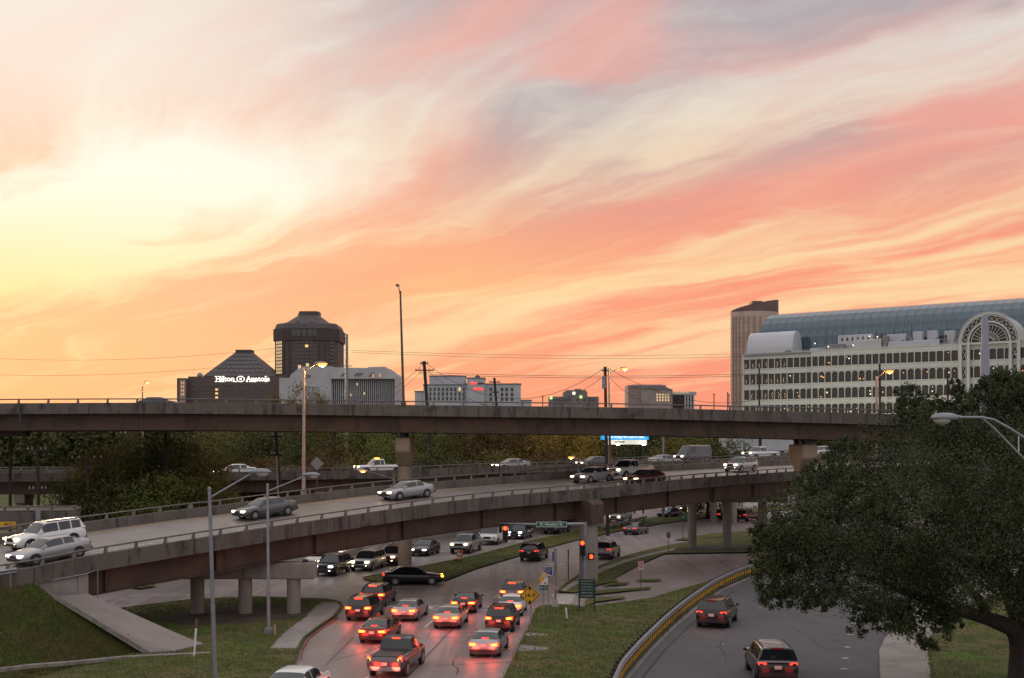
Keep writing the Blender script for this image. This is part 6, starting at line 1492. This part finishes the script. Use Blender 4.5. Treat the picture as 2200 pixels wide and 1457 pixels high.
for (c0_, r0_) in list(lob):                                 # small sprays that break up the outline
    for i in range(8):
        d_ = Vector((rr_.gauss(0, 1), rr_.gauss(-.3, 1), rr_.gauss(0, 1))).normalized(); q_ = rr_.uniform(.28, .62); k2 = rr_.uniform(.92, 1.10)
        lob.append(((c0_[0] + d_.x * r0_[0] * k2, c0_[1] + d_.y * r0_[1] * k2, c0_[2] + d_.z * r0_[2] * k2), (q_ * 1.2, q_, q_ * .8)))
ov = leaves(lob, 345000, .106, 5, .15, .42, 70)
link('crown', leaf_mesh('crown', ov, 'oak_leaf'), ok)
mb = MB()
mb.tube([(0, 0, -.2), (.05, 0, .8), (.1, .1, 2.0), (.1, .2, 3.2)], [1.05, .82, .74, .80], 14); mb.build('trunk', M['bark'], ok, True)
for pts, rs in (([(.0, .1, 2.2), (-.7, -.2, 3.1), (-1.8, -.5, 3.5), (-3.2, -.8, 3.9), (-5.2, -.9, 4.6), (-7.4, -.6, 5.4)], [.50, .40, .30, .25, .18, .08]), ([(.1, .2, 2.9), (-.5, .4, 4.6), (-1.6, .6, 6.5), (-2.6, 1.0, 9.2)], [.55, .45, .32, .14]), ([(.1, .2, 2.9), (.9, .2, 4.4), (1.7, .3, 6.6), (2.0, .6, 9.5)], [.55, .45, .32, .14]), ([(.2, .2, 2.6), (1.5, -.3, 3.8), (3.2, -.6, 4.6), (5.2, -.7, 5.6)], [.45, .36, .25, .1]), ([(-.5, .4, 4.6), (-2.2, .9, 5.8), (-4.4, 1.2, 7.0), (-6.0, 1.0, 7.8)], [.30, .24, .16, .07]), ([(-1.8, -.5, 3.5), (-2.4, -.9, 4.4), (-3.6, -1.4, 5.6)], [.22, .18, .08]), ([(-.5, .4, 4.4), (-.4, -1.0, 5.8), (-.6, -2.0, 7.4)], [.3, .22, .1])):
    mb = MB(); mb.tube(pts, rs, 10); mb.build('limb', M['bark'], ok, True)
# prototypes for the trees behind the roads
PROT = {}
def proto(kind, seed):
    key = (kind, seed)
    if key in PROT: return PROT[key]
    rg = random.Random(seed * 31 + 5); L = []
    for i in range(rg.choice((7, 8, 9))):
        a = rg.uniform(0, 6.28); q = rg.uniform(.1, .62); z_ = rg.uniform(.36, .86); s = rg.uniform(.17, .27) * (1.15 - .4 * abs(z_ - .55))
        L.append(((math.cos(a) * q * .42, math.sin(a) * q * .42, z_), (s, s, s * .85)))
    L.append(((0, 0, .58), (.24, .24, .26))); L.append(((rg.uniform(-.1, .1), 0, .90), (.13, .13, .10))); L.append(((rg.uniform(-.1, .1), 0, .25), (.30, .30, .18)))
    v = leaves(L, 9000, .030, seed, .26, .50)
    cm = leaf_mesh('crown', v, kind)
    mb = MB(); mb.tube([(0, 0, -.02), (.01, 0, .2), (-.01, 0, .45), (0, 0, .72)], [.028, .022, .016, .006], 7)
    for i in range(4):
        a = rg.uniform(0, 6.28); z_ = .25 + .1 * i; mb.tube([(0, 0, z_), (math.cos(a) * .16, math.sin(a) * .16, z_ + .15), (math.cos(a) * .24, math.sin(a) * .24, z_ + .28)], [.012, .008, .003], 5)
    tm = mb.mesh('trunk', M['bark'], True); PROT[key] = (cm, tm); return PROT[key]
def tree(kind, seed, x, ytop, d, wide, label, group):
    z_ = Z(ytop, d); o = empty('leafy_tree', g0(x, d), seed * 1.3 + x, label, 'tree', group); cm, tm = proto(kind, seed % 4)
    o.scale = (z_ * wide, z_ * wide, z_)
    link('crown', cm, o); link('trunk', tm, o)
ORD = ('first', 'second', 'third', 'fourth', 'fifth', 'sixth', 'seventh', 'eighth', 'ninth', 'tenth', 'eleventh', 'twelfth', 'thirteenth', 'fourteenth', 'fifteenth', 'sixteenth', 'seventeenth', 'eighteenth', 'nineteenth', 'twentieth', 'twenty-first', 'twenty-second')
WORD = {'leaf_green': 'green', 'leaf_olive': 'olive', 'leaf_dark': 'dark green', 'leaf_autumn': 'yellowing', 'leaf_rust': 'rust brown'}
tr = random.Random(21)
near = [(150, 1030, 106, .9, 'leaf_dark'), (205, 965, 110, .85, 'leaf_olive'), (262, 942, 113, .8, 'leaf_olive'), (318, 924, 114, .8, 'leaf_dark'), (372, 922, 113, .85, 'leaf_dark'), (425, 950, 112, .8, 'leaf_olive'), (240, 1025, 104, 1.1, 'leaf_dark'), (318, 1018, 104, 1.1, 'leaf_green'), (392, 1020, 105, 1.15, 'leaf_green'), (440, 1035, 107, 1.0, 'leaf_olive')]
for i, (x, y, d, w_, kd) in enumerate(near):
    tree(kd, i, x, y, d, w_, '%s tree, %s from the left in the clump before the middle overpass' % (WORD[kd], ORD[i]), 'trees in front of the middle overpass')
row = []
x = 462
while x < 1560:
    kd = tr.choice(('leaf_green', 'leaf_olive', 'leaf_dark', 'leaf_green'))
    if 1010 < x < 1240: kd = tr.choice(('leaf_autumn', 'leaf_olive', 'leaf_autumn', 'leaf_rust'))
    if 500 < x < 760 and tr.random() < .25: kd = 'leaf_rust'
    if not 1290 < x < 1400 : row.append((x, tr.uniform(900, 950) if x < 1290 else tr.uniform(925, 940), tr.uniform(165, 190) + (30 if x > 1290 else 0), tr.uniform(.75, 1.0), kd))
    x += tr.uniform(46, 62)
for i, (x, y, d, w_, kd) in enumerate(row):
    tree(kd, i + 2, x, y, d, w_, '%s tree, %s from the left in the row behind the middle overpass' % (WORD[kd], ORD[i]), 'trees behind the middle overpass')
for i, (x, y, d, w_) in enumerate(((598, 848, 300, .42), (632, 845, 305, .5), (664, 848, 300, .45), (692, 843, 310, .30))):
    tree('leaf_olive', i + 1, x, y, d, w_, 'tree top showing over the upper overpass, %s from the left' % ORD[i], 'tree tops before the white office block')
# shrubs in front of the row
for i, (x, y, d, w_, kd) in enumerate(((1520, 950, 172, 1.6, 'leaf_dark'), (1555, 958, 170, 1.6, 'leaf_dark'), (1485, 965, 178, 1.8, 'leaf_dark'), (1170, 968, 158, 1.8, 'leaf_rust'), (1080, 972, 152, 1.7, 'leaf_olive'), (700, 980, 142, 1.6, 'leaf_rust'), (760, 975, 145, 1.7, 'leaf_olive'), (560, 982, 138, 1.7, 'leaf_rust'), (950, 970, 148, 1.7, 'leaf_dark'), (880, 965, 150, 1.6, 'leaf_green'))):
    z_ = Z(y, d); o = empty('shrub', g0(x, d), i * 1.1, '%s shrub, %s' % (WORD[kd], ('right of the billboard, middle one', 'right of the billboard, rightmost', 'right of the billboard, leftmost', 'under the yellow trees', 'before the first yellow tree', 'behind the diamond sign', 'left of the orange beacon pickup', 'behind the white sedan', 'far right of the round pier', 'just right of the round pier')[i]), 'shrub', 'shrubs behind the middle overpass')
    cm, tm = proto(kd, (i + 1) % 4); o.scale = (z_ * w_ * .6, z_ * w_ * .6, z_); link('crown', cm, o); link('trunk', tm, o)
# the far treeline reads as one mass
vs = []; rg = np.random.default_rng(9)
for i in range(64):
    x = -160 + 2500 * i / 63; d = rg.uniform(290, 340); z_ = Z(rg.uniform(893, 912) if x < 480 else rg.uniform(916, 932), d); b = g0(x, d); base = proto(('leaf_dark', 'leaf_green')[i % 2], i % 4)[0]
    a = np.empty(len(base.vertices) * 3, dtype=np.float32); base.vertices.foreach_get('co', a); a = a.reshape(-1, 4, 3)[::4].reshape(-1, 3)
    c_ = a.reshape(-1, 4, 3).mean(1).repeat(4, 0); a = c_ + (a - c_) * 2.4
    a = a * np.array([z_ * 1.15, z_ * 1.15, z_]) + np.array([b.x, b.y, 0]); vs.append(a)
tag(link('treeline', leaf_mesh('treeline', np.concatenate(vs), 'leaf_dark')), 'dark far treeline along the foot of the skyline', 'treeline', kind='stuff')
# low wooded rise behind everything
mb = MB(); rows = []
hr = random.Random(2)
for k in range(81):
    x = -1500 + 3000 * k / 80; z_ = 10.4 + hr.uniform(-1, 1.0); rows.append([(x, 345, 0), (x, 350, z_ * .8), (x, 365, z_), (x, 420, z_ * .9)])
mb.loft(rows); tag(mb.build('terrain', M['leaf_dark'], smooth='all'), kind='structure')
# long pale warehouse seen under the overpass at the right
wh = empty('warehouse', g0(1640, 262), 0, 'long pale low warehouse under the overpass, right of the dark shrubs', 'warehouse')
w_ = 150 * 262 / F; mb = MB(); mb.bx(-w_ / 2, w_ / 2, 0, 12, 0, Z(938, 262)); mb.build('wall', M['hotel_white'], wh)
mb = MB(); mb.bx(-w_ / 2 - .3, w_ / 2 + .3, -.3, 12.3, Z(938, 262), Z(938, 262) + .4); mb.build('roof', M['block_grey'], wh)
for k in range(6): mb = MB(); mb.bx(-w_ / 2 + 1.3 + k * 2.5, -w_ / 2 + 2.6 + k * 2.5, -.1, .05, 8, 9.6); mb.build('window', M['far_glass_dark'], wh)

# ------------------------------------------------------------------ grass blades on the near verges
mat('blade', (.080, .108, .026), .8, col2=(.145, .125, .050), scale=.35, spec=.1)
mat('blade_bank', (.066, .092, .024), .8, col2=(.115, .09, .038), scale=.3, spec=.1)
def inside(poly, x, y):
    c = np.zeros(len(x), bool); n = len(poly)
    for i in range(n):
        x0, y0, x1, y1 = poly[i][0], poly[i][1], poly[i - 1][0], poly[i - 1][1]
        if y0 == y1: continue
        c ^= ((y0 > y) != (y1 > y)) & (x < (x1 - x0) * (y - y0) / (y1 - y0) + x0)
    return c
def blades(name, poly, holes, n, z, label, hgt=(.04, .12), seed=1, m='blade'):
    rg = np.random.default_rng(seed); P_ = np.array([(p[0], p[1]) for p in poly]); lo, hi_ = P_.min(0), P_.max(0)
    xy = lo + rg.random((n, 2)) * (hi_ - lo); k = inside(poly, xy[:, 0], xy[:, 1])
    for h in holes: k &= ~inside(h, xy[:, 0], xy[:, 1])
    ed = []                                                    # ragged tufts that lean over the edges
    for i in range(len(poly)):
        a_, b_ = np.array(poly[i - 1][:2]), np.array(poly[i][:2]); m_ = int(np.linalg.norm(b_ - a_) * 28); t_ = rg.random((m_, 1)); ed.append(a_ + (b_ - a_) * t_ + rg.normal(size=(m_, 2)) * .10)
    ed = np.concatenate(ed); xy = np.concatenate([xy, ed]); k = np.concatenate([k, np.ones(len(ed), bool)]); n = len(xy)
    px_ = CX + F * xy[:, 0] / xy[:, 1]; py_ = HY + F * EYE / xy[:, 1]; k &= (px_ > -30) & (px_ < 2230) & (py_ < 1475)
    # tufts: keep blades where a coarse random field is high
    cell = (np.floor(xy[:, 0] * 1.3).astype(int) * 7919 + np.floor(xy[:, 1] * 1.3).astype(int) * 104729) % 97 / 97.0; k &= rg.random(n) < .35 + .65 * cell
    xy = xy[k]; n = len(xy); a = rg.random(n) * 6.283; h = rg.uniform(hgt[0], hgt[1], n); w_ = rg.uniform(.012, .03, n); ln = rg.normal(size=(n, 2)) * .04
    v = np.zeros((n, 3, 3)); v[:, 0, :2] = xy - np.stack([np.cos(a), np.sin(a)], 1) * w_[:, None]; v[:, 1, :2] = xy + np.stack([np.cos(a), np.sin(a)], 1) * w_[:, None]; v[:, 2, :2] = xy + ln
    v[:, :2, 2] = z; v[:, 2, 2] = z + h
    me = bpy.data.meshes.new(name); me.vertices.add(n * 3); me.vertices.foreach_set('co', v.astype(np.float32).ravel()); me.loops.add(n * 3); me.loops.foreach_set('vertex_index', np.arange(n * 3, dtype=np.int32))
    me.polygons.add(n); me.polygons.foreach_set('loop_start', np.arange(0, n * 3, 3, dtype=np.int32)); me.polygons.foreach_set('loop_total', np.full(n, 3, dtype=np.int32)); me.materials.append(M[m]); me.update(calc_edges=True)
    return tag(link(name, me), label, 'grass', kind='stuff')
blades('grass', px([(600, 1640), (628, 1440), (641, 1400), (580, 1399), (600, 1374), (655, 1332), (690, 1297), (550, 1287), (408, 1293), (267, 1311), (-200, 1410), (-500, 1640)]), [px([(330, 1338), (400, 1315), (520, 1305), (640, 1305), (690, 1320), (600, 1337), (500, 1347), (400, 1350)])], 90000, .14, 'short patchy grass on the left corner under the ramp', seed=2)
blades('grass', px([(1066, 1500), (1088, 1457), (1118, 1390), (1155, 1312), (1206, 1305), (1300, 1305), (1400, 1291), (1525, 1254), (1605, 1231), (1545, 1264), (1494, 1299), (1394, 1391), (1318, 1485), (1030, 1560)]), [], 110000, .14, 'short patchy grass between the street and the curved guard rail', seed=3)
blades('grass', px([(2012, 1560), (2002, 1457), (1995, 1400), (2003, 1372), (2060, 1322), (2400, 1250), (2700, 1560)]), [], 60000, .15, 'short green lawn under the big oak', seed=4)
blades('grass', px([(785, 1244), (850, 1253), (915, 1253), (955, 1247), (1020, 1223), (1140, 1187), (1240, 1160), (1240, 1145), (1140, 1166), (1025, 1197), (940, 1215), (850, 1232)]), [], 60000, .14, 'short grass on the median island', seed=5)

# rough grass on the bank, blades set on its surface
bk = [o for o in COL.objects if o.name == 'embankment'][0]; rg = np.random.default_rng(8); bm = bk.data; n = 60000
fv = np.array([[bm.vertices[i].co for i in p.vertices] for p in bm.polygons if len(p.vertices) == 4]); fi = rg.integers(0, len(fv), n); uu, vv = rg.random((n, 1)), rg.random((n, 1)); q = fv[fi]
c_ = (q[:, 0] * (1 - uu) + q[:, 1] * uu) * (1 - vv) + (q[:, 3] * (1 - uu) + q[:, 2] * uu) * vv
k = (CX + F * c_[:, 0] / c_[:, 1] > -30) & (HY + F * (EYE - c_[:, 2]) / c_[:, 1] < 1480); c_ = c_[k]; n = len(c_); a = rg.random(n) * 6.283
v = np.repeat(c_[:, None, :], 3, 1); dv = np.stack([np.cos(a), np.sin(a), 0 * a], 1) * rg.uniform(.012, .03, n)[:, None]; v[:, 0] -= dv; v[:, 1] += dv; v[:, 2] += rg.normal(size=(n, 3)) * .04; v[:, 2, 2] += rg.uniform(.05, .16, n); v[:, :2, 2] -= .02
me = bpy.data.meshes.new('grass'); me.vertices.add(n * 3); me.vertices.foreach_set('co', v.astype(np.float32).ravel()); me.loops.add(n * 3); me.loops.foreach_set('vertex_index', np.arange(n * 3, dtype=np.int32))
me.polygons.add(n); me.polygons.foreach_set('loop_start', np.arange(0, n * 3, 3, dtype=np.int32)); me.polygons.foreach_set('loop_total', np.full(n, 3, dtype=np.int32)); me.materials.append(M['blade_bank']); me.update(calc_edges=True)
tag(link('grass', me), 'rough dark grass on the bank beside the ramp', 'grass', kind='stuff')
